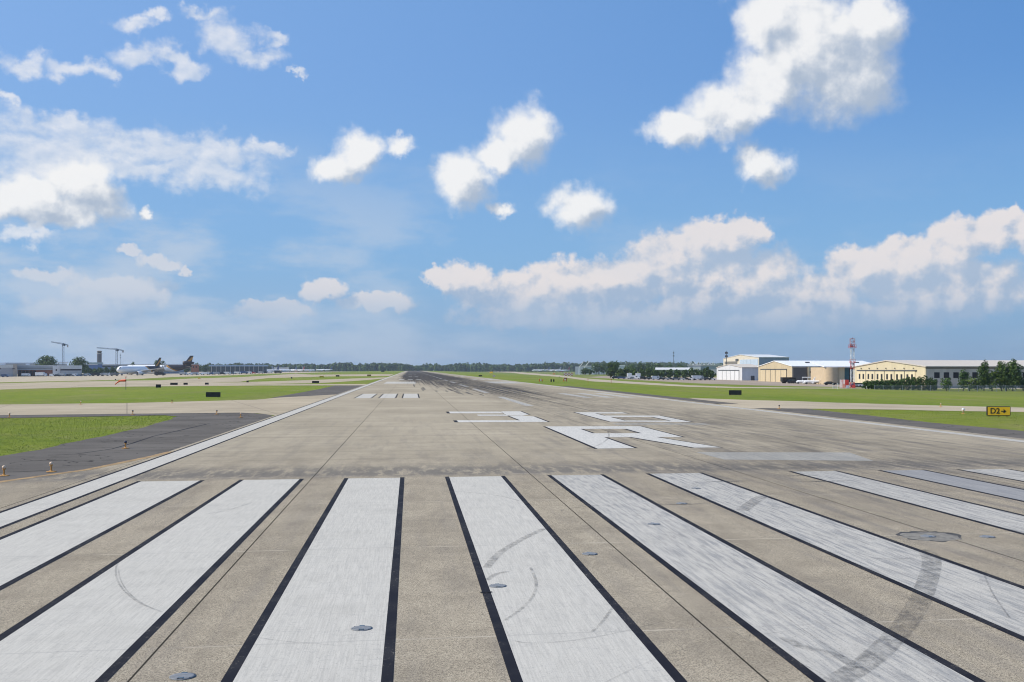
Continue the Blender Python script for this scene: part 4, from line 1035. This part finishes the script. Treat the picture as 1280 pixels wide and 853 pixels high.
section(486.5, 478, .55, RED, 2); section(478, 462, .50, WH, 4); section(462, 452, .50, RED, 3); section(452, 436, .48, WH, 4)
section(434, 423.5, .62, M('faded pink steel', (.42, .20, .20), .5), 3, 'antenna_cage')
for y_, r0 in ((435.2, .95), (454, .8)):
    z_ = hh_(y_); B('platform', (-r0, r0, -r0, r0, z_, z_ + .12), RED, t0)
    bm = bmesh.new()
    for x in (-r0, r0):
        for y in (-r0, r0): tube(bm, (x, y, z_), (x, y, z_ + 1.0), .04, .04, 5)
    for h_ in (.5, 1.0):
        tube(bm, (-r0, -r0, z_ + h_), (r0, -r0, z_ + h_), .035, .035, 5); tube(bm, (-r0, r0, z_ + h_), (r0, r0, z_ + h_), .035, .035, 5); tube(bm, (-r0, -r0, z_ + h_), (-r0, r0, z_ + h_), .035, .035, 5); tube(bm, (r0, -r0, z_ + h_), (r0, r0, z_ + h_), .035, .035, 5)
    link('railing', bm, RED, t0)
B('equipment_box', (-.45, .45, -.45, .45, hh_(455.8), hh_(454.6)), DKG, t0); B('obstruction_light', (-.12, .12, -.12, .12, hh_(423.4), hh_(422.4)), RED, t0)
B('equipment_box', (-.7, .1, -.3, .3, hh_(434), hh_(432)), RED, t0)
# shelters at its foot
def shelter(px, zc, wpx, y0, y1, cols, label):
    t0, s, g = site('equipment_shelter', label, 'equipment shelter', px, zc, 'equipment round the lattice tower foot')
    w = wpx * s; z0, z1 = hz(y0, zc, g), hz(y1, zc, g); n = len(cols)
    for i, m_ in enumerate(cols): B('panel', (-w / 2 + w * i / n + .005, -w / 2 + w * (i + 1) / n - .005, -.5, .9, max(z0, .15), z1), m_, t0)
    B('base', (-w / 2 - .1, w / 2 + .1, -.6, 1.0, -.2, .14), CON, t0)
    B('door', (-w / 2 + .12, -w / 2 + min(w - .1, .8), -.53, -.49, .2, min(z1 - .1, 1.9)), cols[0], t0)
WR = M('pinkish white paint', (.72, .60, .57), .6)
shelter(1053, 330, 6.6, 485, 474.8, [WR, M('pale red stripe', (.68, .34, .30), .6), WR], 'tall white shelter with pale red stripes left of the lattice tower')
shelter(1058.6, 333, 4.6, 484, 475.0, [RED], 'plain red shelter directly left of the lattice tower foot')
shelter(1067.2, 326, 4.2, 487, 481.6, [RED], 'low red cabinet right of the lattice tower foot')
shelter(1059.4, 322, 4.4, 487, 482, [M('cabinet grey', (.45, .47, .52), .5)], 'low grey cabinet in front of the red shelter')
shelter(1054.6, 318, 3.0, 487.5, 480, [M('salmon paint', (.62, .28, .20), .6)], 'narrow salmon pink cabinet below the striped shelter')
shelter(1043.5, 335, 5.0, 486.8, 483.6, [PLG], 'low pale green cabinet left of the striped shelter')
for i, px in enumerate((1041.2, 1047)): marker(px, 486.8, 6, ['left', 'right'][i] + ' one of two white posts flanking the green cabinet', WH)
vehicle('car', 1037.5, 420, 'black', 'black car in front of the drum shaped annex', 0)
for i, (px, c_) in enumerate(((1071, 'blue'), (1075.5, 'silver'), (1079, 'white'))): vehicle('car', px, 372, c_, c_ + ' car parked against the cream yellow hangar', .1)
vehicle('truck', 985.5, 470, 'black', 'black truck parked at the corner of the tan hangar', .2); vehicle('suv', 991, 468, 'black', 'black car beside the black truck by the tan hangar', 0)
# small business jet and ground gear in the bay
for px, zc_, hd, lab in ((1007, 452, R(170), 'small white jet with pale tail parked outside the open bay'), (1017, 446, R(185), 'second small white jet, right one outside the open bay')):
    aircraft(px, zc_, hd, 8.0, .6, 8, 2.9, lab, 'white', name='business_jet', cat='aircraft', group='small jets by the open bay')
t0, s, g = site('canopy_shelter', 'white flat canopy on posts over the small jets', 'canopy', 1012.5, 470)
B('canopy', (-10 * s, 10.5 * s, -2.5, 3, hz(472.4, 470, g), hz(471.4, 470, g)), WH, t0)
for x in (-9.5, -3, 3, 9.8): B('post', (x * s - .08, x * s + .08, -2.3, -2.1, -.1, hz(472.4, 470, g)), WH, t0)

# trees, bushes and fence at right
rg = random.Random(12)
bx = [1083, 1089, 1095, 1101, 1107, 1113.5, 1120, 1127, 1134, 1141, 1148, 1155, 1162, 1168]
by = [477.5, 476.5, 476, 475.4, 475.8, 475, 474.4, 473.2, 471.4, 470.6, 470.2, 469.0, 470.2, 473.5]
for i, (px, yt) in enumerate(zip(bx, by)):
    zc = 312; h = zat(yt, zc) + 2.4
    shrub(px, zc, 12.0 * zc / F, h, ORD[i + 1] + ' bush from the left in the hedge before the cream yellow hangar', 'bushes before the cream yellow hangar', [LF, LF2][i % 2], i, 620, .22)
def rtree(px, w_0, yt, label, mat=LF, n=1100, pear=.0, k=11, zc=305): w_ = w_0 * 1.45; tree(px, zc, w_ * zc / F, zat(yt, zc) + 2.4, label, n=n, leaf=.24, mat=mat, k=k, pear=pear, trunk=.14, name='young_tree')
rtree(1183, 12, 470.5, 'small round young tree alone before the grey wall', LF2, 500)
rtree(1204, 10, 459, 'slender young tree covering a window of the grey wall', LF2, 600, .2)
rtree(1212, 16, 470, 'low bushy tree right of the slender young tree', LF3, 600)
rtree(1230, 11, 448.6, 'tall narrow tree, left one of the tall three at right', LF, 1700, .12, 16)
rtree(1240, 16, 461, 'olive bushy tree between the tall trees', LF3, 800)
rtree(1252, 13, 448.4, 'tall narrow tree in the middle of the tall three', LF, 1700, .12, 16)
rtree(1266, 15, 446.6, 'tallest tree, right one of the tall three near the right frame edge', LF, 2200, .05, 18)
rtree(1258, 22, 463, 'broad bushy tree at the foot of the tallest tree', LF, 1300)
rtree(1279, 10, 470, 'low tree cut by the right frame edge', LF2, 500)
rtree(1222, 10, 471, 'low dark bush shaped tree left of the tall trees', LF, 400)
# chain link fence
zc = 296; pts = [at(px, zc)[:2] for px in (1093, 1400)]
fx, fy = pts[0]; L = (Vector(pts[1]) - Vector(pts[0])).length
t0 = thing('chain_link_fence', 'grey chain link fence along the road before the bushes', 'fence', (fx, fy, -2.4), -TH)
def linkmat():
    m, t, b, o = new_mat('chain link mesh'); P = objpos(t); x, y, z = sep(t, P)
    a_ = mth(t, 'PINGPONG', x + z, .055).smooth(.0, .012); b2 = mth(t, 'PINGPONG', x - z, .055).smooth(.0, .012)
    b.inputs['Base Color'].default_value = (.20, .23, .24, 1); b.inputs['Metallic'].default_value = .3; b.inputs['Roughness'].default_value = .5
    tr = t.nodes.new('ShaderNodeBsdfTransparent'); mx = t.nodes.new('ShaderNodeMixShader'); f = a_.min(b2)
    t.links.new(f.k, mx.inputs[0]); t.links.new(b.outputs[0], mx.inputs[1]); t.links.new(tr.outputs[0], mx.inputs[2]); t.links.new(mx.outputs[0], o.inputs[0]); return m
B('mesh_panel', (0, L, -.01, .01, .05, 1.55), linkmat(), t0)
bm = bmesh.new(); tube(bm, (0, 0, 1.57), (L, 0, 1.57), .04, .04, 6); link('top_rail', bm, STEEL, t0)
for i in range(int(L / 2.6)):
    bm = bmesh.new(); tube(bm, (i * 2.6, .05, -.3), (i * 2.6, .05, 1.75), .06, .06, 6); link('post', bm, STEEL, t0)
# tree row by the car park
zc = 700
row = [(763, 452.0, 12), (768, 449.4, 13), (757, 461, 0), (775, 461, 9), (781, 458.6, 10), (792, 459.5, 9), (803, 460.5, 9), (811, 459, 10), (819, 461, 9), (828, 461.5, 10), (837, 461, 9), (846, 461.5, 10), (856, 461.5, 10), (865, 459.5, 10), (873, 461, 9), (881, 460.5, 9), (889, 462, 9), (884, 457.5, 5)]
row = sorted([r for r in row if r[2]])
for i, (px, yt, w_) in enumerate(row):
    big = yt < 455
    tree(px, zc + (30 if big else 0), w_ * 1.12 * zc / F, zat(yt, zc) + 2.4, ORD[i + 1] + ' tree from the left in the row behind the car park', n=950 if big else 600, leaf=.48, k=10 if big else 8, mat=[LF, LF2, LF][i % 3], group='trees behind the car park', trunk=.1)
tree(731, 1150, 13 * 1150 / F, hz(459.6, 1150, -2.4), 'left one of two round trees before the white concourse', n=600, leaf=.7, k=8, group='round trees before the white concourse'); tree(737, 1170, 8 * 1170 / F, hz(461, 1170, -2.4), 'right one of two round trees before the white concourse', n=400, leaf=.7, k=6, group='round trees before the white concourse')
bk = [(772, 453, 14), (790, 454, 13), (801, 453, 13), (812, 452.6, 14), (824, 453, 13), (836, 455, 12), (850, 454.5, 13), (897, 452.5, 14), (745, 453, 14), (755, 453, 12)]
for i, (px, yt, w_) in enumerate(sorted(bk)):
    tree(px, 1250, w_ * 1250 / F, hz(yt, 1250, -2.4), ORD[i + 1] + ' tree from the left in the rear row right of the runway', n=520, leaf=.8, k=8, mat=LF2 if i % 2 else LF, group='trees of the rear row right of the runway')
# buildings at right centre
t0, s, g = site('white_concourse', 'white concourse building behind two round trees right of the runway', 'building', 740, 1300)
mbox('wall', t0, s, 740, 719, 764, 1300, g, 458.4, None, 0, 30, M('pale concourse wall', (.55, .57, .60), .7)); mbox('roof', t0, s, 740, 727, 760, 1300, g, 457.4, 458.4, -1, 31, WRF)
for i in range(7): mbox('column', t0, s, 740, 741 + i * 3.1, 741.8 + i * 3.1, 1300, g, 458.6, None, -.6, -.1, WH)
mbox('door', t0, s, 740, 747.5, 749, 1300, g, 462.6, None, -.2, .1, DK)
for i, (a_, b_) in enumerate((((724, 459.5), (729, 453)), ((731, 459), (737, 451.5)))):
    zc_ = 1200; t0, s, g = site('boarding_bridge', ['lower left', 'taller right'][i] + ' one of two white slanted booms above the white concourse', 'boom', a_[0], zc_, 'slanted white booms')
    bm = bmesh.new(); tube(bm, (0, 0, hz(a_[1], zc_, g)), ((b_[0] - a_[0]) * s, 0, hz(b_[1], zc_, g)), .42, .3, 6); link('boom', bm, WH, t0)
    bm = bmesh.new(); tube(bm, (0, 0, -.3), (0, 0, hz(a_[1], zc_, g) + .3), .5, .4, 8); link('support', bm, WH, t0)
for i in range(6):
    zc_ = 1050; t0, s, g = site('striped_barrier', ORD[i + 1] + ' red and white barrier from the left before the parked airliners', 'barrier', 705.5 + i * 1.9, zc_, 'red and white barriers')
    for j in range(3): B('stripe', (-.62, .62, -.2, .2, .4 + j * .95 - .4, .4 + j * .95 + .53), RED if (i + j) % 2 else WH, t0)
t0, s, g = site('long_shed', 'long low shed with pale roof behind the car park trees', 'building', 838, 1000)
mbox('wall', t0, s, 838, 816, 862, 1000, g, 462.2, None, 0, 30, GRW); bm = bmesh.new(); prism(bm, [(-1, hz(462.4, 1000, g)), (15, hz(459.6, 1000, g)), (31, hz(462.4, 1000, g)), (15, hz(460.2, 1000, g))], 'x', -19 * s, 26 * s); link('roof', bm, LGR, t0)
t0, s, g = site('grandstand_building', 'wide pale building with white roof masts left of the hangars', 'building', 880, 1150)
mbox('wall', t0, s, 880, 860, 903, 1150, g, 457.0, None, 0, 30, M('pale beige wall', (.42, .42, .42), .7)); mbox('roof', t0, s, 880, 859, 903, 1150, g, 456.0, 457.0, -1, 31, LGR)
mbox('wall', t0, s, 880, 866, 876, 1150, g, 458.6, None, -6, -.2, WHF)
for i in range(7):
    bm = bmesh.new(); x = (864 + i * 4.6 - 880) * s; tube(bm, (x - 1.6, 0, hz(456.2, 1150, g)), (x, 0, hz(452.2, 1150, g)), .3, .2, 5); tube(bm, (x + 1.6, 0, hz(456.2, 1150, g)), (x, 0, hz(452.2, 1150, g)), .3, .2, 5); link('roof_mast', bm, WH, t0)
t0, s, g = site('white_roof_shed', 'small shed with bright white roof among the rear trees', 'building', 776, 1180)
mbox('wall', t0, s, 776, 773, 781, 1180, g, 457.5, None, 0, 12, WHF); mbox('roof', t0, s, 776, 772.5, 781.5, 1180, g, 456.6, 457.4, -.5, 12.5, WRF)
# two white box trucks between the trees
for i, px in enumerate((786.6, 797.4)): vehicle('box', px, 640, 'white', ['left', 'right'][i] + ' one of two tall white box trucks between the car park trees', R(90))
cars = [(770, 'black', 'suv'), (776.5, 'blue', 'suv'), (783, 'white', 'car'), (791.5, 'silver', 'car'), (794.5, 'white', 'van'), (803, 'black', 'suv'), (808.5, 'grey', 'car'), (814, 'black', 'car'), (820.5, 'white', 'van'), (826, 'black', 'suv'), (832, 'silver', 'car'), (838, 'black', 'car'), (845, 'grey', 'suv'), (851.5, 'white', 'car'), (858, 'black', 'car'), (866.5, 'white', 'suv'), (872, 'white', 'truck'), (878.5, 'silver', 'car'), (884, 'black', 'suv'), (890, 'white', 'car')]
for i, (px, c_, k_) in enumerate(cars): vehicle(k_, px, 610, c_, c_ + ' ' + {'suv': 'suv', 'car': 'car', 'van': 'van', 'truck': 'truck'}[k_] + ', ' + ORD[i + 1] + ' from the left along the car park edge', rng.uniform(-.2, .2), group='vehicles along the car park edge')

# ------------------------------------------------------------------ far woods
def woods(name, label, prof, zc, seed, dens=1.0):
    rg = random.Random(seed); bm = bmesh.new()
    step = 2.3
    px = prof[0][0]
    while px < prof[-1][0]:
        for (a_, ya), (b_, yb) in zip(prof, prof[1:]):
            if a_ <= px <= b_: yt = ya + (yb - ya) * (px - a_) / (b_ - a_)
        for row_ in range(2):
            z_ = zc * (1 + .05 * row_) + rg.uniform(-40, 40); X, Y, g = at(px + rg.uniform(-2, 2), z_)
            h = max(4, zat(yt + rg.uniform(-.5, 1.4) + (.8 if row_ == 0 else 0), z_) - g); w = rg.uniform(4.6, 7.4) * z_ / F
            for k_ in range(4):
                c = (X + rg.uniform(-.3, .3) * w, Y + rg.uniform(-.3, .3) * w, g + h * rg.uniform(.35, .78)); leaves(bm, c, (w * .42, w * .42, h * .24), int(26 * dens), z_ * .0009, rg)
            # solid heart so that the wood closes
            lathe(bm, [(w * .30, 0), (w * .42, h * .35), (w * .34, h * .66), (w * .1, h * .85)], 7, (X, Y, g - .5))
        px += step * rg.uniform(.7, 1.3)
    tag(link(name, bm, LF), label, 'woods', kind='stuff')
woods('woods', 'dark green woods closing the view behind the left aprons', [(215, 456.6), (240, 456.4), (262, 455.6), (300, 453.6), (335, 453.8), (350, 455.0), (375, 454.2), (400, 455), (424, 452.6), (432, 452.8), (450, 454.4), (470, 453.0), (505, 453.6), (516, 456.8), (521, 457.2)], 2700, 3)
woods('woods', 'dark green woods closing the view beyond the runway end', [(519, 456.8), (530, 454.2), (545, 453.6), (552, 455.8), (562, 454.6), (585, 452.8), (606, 454.0), (630, 455.0), (650, 454.6), (680, 453.0), (698, 451.8), (716, 453.4), (735, 451.6), (760, 451.2), (790, 452.0), (820, 451.4), (850, 452.2), (885, 452.8), (905, 453.2)], 2900, 5)
woods('woods', 'thin line of dark woods behind the far left warehouses', [(-40, 460.2), (0, 460.2), (30, 459.6), (70, 460), (110, 459.4), (170, 459.2), (215, 458.4)], 2300, 8, .6)
woods('woods', 'low dark woods behind the hangars at right', [(895, 456), (1000, 458), (1100, 458.6), (1330, 459)], 2300, 9, .5)
EXPO = 0.0
HAZE = .00008
# ------------------------------------------------------------------ light, sky, camera
SAZ, SEL = R(-88), R(44)       # sun: clockwise from the runway heading, and up
sun = bpy.data.lights.new('sun', 'SUN'); sun.energy = 4.9; sun.angle = R(.53); sun.color = (1, .915, .79)
so = bpy.data.objects.new('sun', sun); col.objects.link(so)
sd = Vector((math.sin(SAZ) * math.cos(SEL), math.cos(SAZ) * math.cos(SEL), math.sin(SEL)))
so.rotation_euler = sd.to_track_quat('Z', 'Y').to_euler(); so.location = (0, 0, 300)

w = bpy.data.worlds.new('World'); sc.world = w; w.use_nodes = True
t = w.node_tree; t.nodes.clear()
out = t.nodes.new('ShaderNodeOutputWorld'); 
sky = t.nodes.new('ShaderNodeTexSky'); sky.sky_type = 'NISHITA'; sky.sun_disc = False
sky.sun_elevation = SEL; sky.sun_rotation = SAZ; sky.air_density = 1.0; sky.dust_density = .35; sky.ozone_density = 3.0; sky.altitude = 0
tc = t.nodes.new('ShaderNodeTexCoord'); d = S(t, tc.outputs['Generated'])
dn = vm(t, 'NORMALIZE', d); x, y, z = sep(t, dn)
D = 180 / math.pi
az = mth(t, 'ARCTAN2', x, y) * D; el = mth(t, 'ARCSINE', z) * D
p0 = vec(t, az, el)
def ang(px, py):
    v = Vector(((px - CX) / F, 1, (HY - py) / F))
    a = math.atan2(v.x, v.y) + TH
    return a * D, math.asin(v.z / v.length) * D
def pole(px): return D / F * math.cos(math.atan((px - CX) / F)) ** 2
def field_group(name, blobs, w1, w2, s1, s2):
    g = bpy.data.node_groups.new(name, 'ShaderNodeTree')
    g.interface.new_socket('p', in_out='INPUT', socket_type='NodeSocketVector')
    g.interface.new_socket('f', in_out='OUTPUT', socket_type='NodeSocketFloat')
    gi = g.nodes.new('NodeGroupInput'); go = g.nodes.new('NodeGroupOutput')
    p = S(g, gi.outputs[0])
    n1 = vm(g, 'SUBTRACT', noise(g, p, s1, 2, .5, '2D', 1), (.5, .5, .5)); n2 = vm(g, 'SUBTRACT', noise(g, p, s2, 4, .6, '2D', 1), (.5, .5, .5))
    q = vm(g, 'ADD', p, vm(g, 'MULTIPLY', n1, (w1, w1, 0))); q = vm(g, 'ADD', q, vm(g, 'MULTIPLY', n2, (w2, w2, 0)))
    f = None
    for b in blobs:
        px, py, rx, ry = b[:4]; o = b[4] if len(b) > 4 else 1.0
        a, e = ang(px, py); sx = pole(px)
        v = vm(g, 'MULTIPLY', vm(g, 'SUBTRACT', q, (a, e, 0)), (1 / (rx * sx), 1 / (ry * sx), 0))
        l = o - vm(g, 'LENGTH', v) * 1.0
        f = l if f is None else mth(g, 'SMOOTH_MAX', f, l, .25)
    g.links.new(f.k, go.inputs[0])
    return g
under = [(1085, 105, 55, 75), (1050, 145, 70, 36), (1010, 95, 30, 30), (940, 165, 60, 16), (115, 255, 60, 30), (60, 270, 90, 18), (672, 196, 36, 20), (600, 248, 34, 22), (742, 276, 34, 18), (432, 226, 36, 14), (965, 226, 44, 16), (30, 195, 60, 16)]  # ellipses of self-shadow painted into the cumulus colour
def use(g, p):
    n = t.nodes.new('ShaderNodeGroup'); n.node_tree = g; put(t, n.inputs[0], p); return S(t, n.outputs[0])
def fbm(p, s, det=8, r=.58): return noise(t, p, s, det, r, '2D')
def layer(g, s, amp, thr, soft, d1, d2, det=9, r=.58, squash=(1, 1, 1)):
    """coverage and sunward light of one cloud deck"""
    p1 = vm(t, 'ADD', p0, d1); p2 = vm(t, 'ADD', p0, d2)
    F0 = use(g, p0); Fb = use(g, p2)
    ps = vm(t, 'MULTIPLY', p0, squash); ps1 = vm(t, 'MULTIPLY', p1, squash)
    n0 = fbm(ps, s, det, r); n1 = fbm(ps1, s, det, r)
    dens = F0 + (n0 - .5) * amp - thr
    a = dens.smooth(0, soft)
    lf = (n0 - n1)             # small billows
    lb = (F0 - Fb)             # whole body
    ls0 = fbm(ps, s * .9, 2.5, .5); ls1 = fbm(vm(t, 'ADD', ps, vm(t, 'MULTIPLY', d2, (.8, .8, 1))), s * .9, 2.5, .5)
    return dens, a, lf, lb + (ls0 - ls1) * .9
cum = [(1015, 55, 98, 85), (965, 100, 66, 48), (1062, 95, 72, 66), (1090, 25, 50, 46), (915, 138, 70, 38), (858, 160, 62, 24), (960, 20, 50, 44), (950, 206, 44, 32),
       (447, 190, 33, 33), (418, 214, 42, 24), (500, 182, 28, 18, .85), (655, 172, 48, 44), (620, 194, 40, 26), (580, 226, 40, 44), (628, 260, 26, 13, .8), (725, 260, 46, 36),
       (95, 222, 52, 36), (40, 242, 64, 28), (122, 248, 46, 36), (60, 262, 96, 26), (5, 255, 50, 26), (180, 268, 12, 12, .85)]
wis = [(30, 78, 45, 20), (100, 90, 50, 20), (180, 72, 55, 24), (225, 82, 45, 18), (280, 40, 44, 28), (315, 65, 50, 20), (250, 18, 28, 16), (376, 89, 18, 5), (165, 30, 30, 15), (130, 95, 20, 16),
       (80, 158, 105, 24), (150, 178, 120, 30), (220, 190, 105, 28), (290, 190, 68, 22), (335, 184, 30, 14), (60, 205, 110, 38), (180, 210, 110, 22), (5, 128, 22, 12), (60, 190, 150, 60), (260, 215, 110, 30), (25, 300, 60, 14), (190, 20, 20, 14), (340, 45, 24, 12)]
hor = [(548, 345, 24, 16), (575, 350, 40, 26), (640, 368, 90, 32), (700, 350, 52, 30), (765, 358, 80, 40), (845, 325, 62, 45), (900, 298, 60, 30), (935, 290, 34, 22), (900, 350, 120, 55), (1010, 370, 90, 32), (1075, 335, 50, 32), (1130, 325, 50, 36), (1195, 305, 44, 40), (1240, 290, 36, 34), (1262, 272, 20, 20), (1290, 290, 30, 34), (1360, 325, 70, 45), (-50, 360, 50, 20), (1180, 365, 140, 50), (1000, 398, 220, 24), (760, 395, 200, 22),
       (405, 362, 34, 16), (470, 378, 60, 14), (345, 388, 60, 14), (150, 365, 80, 26), (110, 385, 90, 24), (165, 312, 18, 12, .9), (200, 328, 34, 11, .9), (232, 338, 10, 8), (60, 345, 60, 16, .8)]
hs = t.nodes.new('ShaderNodeHueSaturation'); hs.inputs['Saturation'].default_value = 1.22; hs.inputs['Value'].default_value = 1.22; t.links.new(sky.outputs[0], hs.inputs['Color'])
skyc = S(t, hs.outputs[0])
K_ = 10.0
def sc_(c_, s=1.0): return tuple(v * K_ * s for v in c_)
up_ = mix(t, .6, skyc, (.125 * K_, .315 * K_, .72 * K_))
side_ = mapr(az, -22, 34, 1, 0)
up_ = mix(t, side_ * .60, up_, (.30 * K_, .50 * K_, .86 * K_))
lowc = mix(t, side_, (.24 * K_, .38 * K_, .56 * K_), (.36 * K_, .50 * K_, .68 * K_))
mid_ = mix(t, (1 - el.smooth(2.0, 16.0)) * .80, up_, (.24 * K_, .465 * K_, .73 * K_))
base = mix(t, (1 - el.smooth(-1.0, 7.0)) * .95, mid_, lowc)
def decks(x0, x1):
    """the cloud decks between two bearings"""
    pick = lambda bl: [b for b in bl if b[0] + b[2] + 70 > x0 and b[0] - b[2] - 70 < x1]
    c = base
    hb, wb, cb = pick(hor), pick(wis), pick(cum)
    # distant cumulus wall, softened by the air in front of it
    gh = field_group('horizon field', hb, 1.0, .55, .8, 2.4)
    dens, a, lf, lb = layer(gh, .62, .66, -.05, .36, (-.42, .50, 0), (-.9, 1.1, 0), 8, .55, (1, 1.1, 1))
    lit = (.37 + lf * 2.1 + lb * .75).smooth(-.05, 1.05)
    hc = mix(t, lit, sc_((.40, .50, .65)), sc_((.87, .80, .77)))
    hc = mix(t, el.smooth(1.0, 5.0), sc_((.34, .45, .62)), hc)
    c = mix(t, a * mapr(el, .5, 4.0, .10, .88) * mapr(az, -22, 4, .55, 1), c, hc)
    if True:
        vl_ = az.smooth(-27, -23) * (1 - az.smooth(36, 40)) * noise(t, vm(t, 'MULTIPLY', p0, (.10, .30, 1)), 1, 6, .6, '2D').smooth(.40, .66) * (1 - el.smooth(6, 13)) * mapr(az, -10, 14, .60, .12)
        c = mix(t, vl_, c, sc_((.58, .65, .75)))
    if wb:
        gw = field_group('wisp field', wb, 2.0, .9, .5, 1.6)
        dens, a, lf, lb = layer(gw, .7, 1.1, -.05, .85, (-.2, .25, 0), (-.6, .6, 0), 8, .54, (.8, 1.2, 1))
        wc = mix(t, (.55 + lf * 2.0 + lb * .2).clamp(), sc_((.55, .64, .78)), sc_((.88, .88, .90)))
        c = mix(t, a * .74, c, wc)
    gc = field_group('cumulus field', cb, 1.3, .55, .55, 1.9)
    dens, a, lf, lb = layer(gc, .50, .72, -.10, .62, (-.42, .50, 0), (-.9, 1.1, 0), 9, .57)
    us = [b for b in under if b[0] + b[2] + 40 > x0 and b[0] - b[2] - 40 < x1]
    sh = use(field_group('cloud underside shade', us, 1.6, .6, .5, 1.9), p0).smooth(-.45, .95)
    lit = (.62 + lf * 1.5 + lb * .9 - sh * .50).smooth(-.10, 1.02)
    cc = mix(t, lit, sc_((.43, .51, .63)), sc_((.92, .92, .92)))
    c = mix(t, a * .96, c, cc)
    g = t.nodes.new('ShaderNodeBackground'); g.inputs[1].default_value = .1; t.links.new(c.k, g.inputs[0]); return g
def choose(f, g0, g1):
    n = t.nodes.new('ShaderNodeMixShader'); t.links.new(f.k, n.inputs[0]); t.links.new(g0.outputs[0], n.inputs[1]); t.links.new(g1.outputs[0], n.inputs[2]); return n
gt = lambda a_, v: mth(t, 'GREATER_THAN', a_, v)
lt = lambda a_, v: mth(t, 'LESS_THAN', a_, v)
A1, A2 = ang(390, 300)[0], ang(790, 300)[0]
sL, sM, sR = decks(-400, 390), decks(390, 790), decks(790, 1600)
front = choose(gt(az, A1), sL, choose(gt(az, A2), sM, sR))
plain = t.nodes.new('ShaderNodeBackground'); plain.inputs[1].default_value = .1; t.links.new(base.k, plain.inputs[0])
inside = gt(az, -27) * lt(az, 40) * gt(el, -.5) * lt(el, 27)
t.links.new(choose(inside, plain, front).outputs[0], out.inputs[0])
w.cycles.sampling_method = 'MANUAL'; w.cycles.sample_map_resolution = 256

if HAZE:
    bm = bmesh.new(); box(bm, -7200, 7200, -400, 7200, -3.6, 75)
    m = bpy.data.materials.new('haze air'); m.use_nodes = True; ht = m.node_tree; ht.nodes.clear()
    ho = ht.nodes.new('ShaderNodeOutputMaterial'); hv = ht.nodes.new('ShaderNodeVolumePrincipled')
    hv.inputs['Color'].default_value = (.72, .82, .95, 1); hv.inputs['Density'].default_value = HAZE; hv.inputs['Anisotropy'].default_value = .2
    ht.links.new(hv.outputs[0], ho.inputs['Volume'])
    tag(link('haze', bm, m), kind='stuff')

cam = bpy.data.cameras.new('camera'); co = bpy.data.objects.new('camera', cam); col.objects.link(co)
co.location = (0, 0, H); co.rotation_euler = (R(90), 0, -TH)
cam.sensor_width = 36; cam.lens = 36 * F / 1280
cam.shift_x = (640 - CX) / 1280; cam.shift_y = (HY - 426.5) / 1280
cam.clip_start = .1; cam.clip_end = 30000
sc.camera = co
sc.view_settings.view_transform = 'Standard'; sc.view_settings.look = 'None'; sc.view_settings.gamma = 1
sc.view_settings.exposure = EXPO; sc.view_settings.use_curve_mapping = False
sc.render.engine = 'CYCLES'; sc.cycles.use_denoising = True
sc.cycles.use_adaptive_sampling = True; sc.cycles.adaptive_threshold = .025; sc.cycles.max_bounces = 4; sc.cycles.diffuse_bounces = 2; sc.cycles.glossy_bounces = 2; sc.cycles.transparent_max_bounces = 12; sc.cycles.volume_bounces = 0
sc.render.film_transparent = False
sc.cycles.filter_width = 1.1
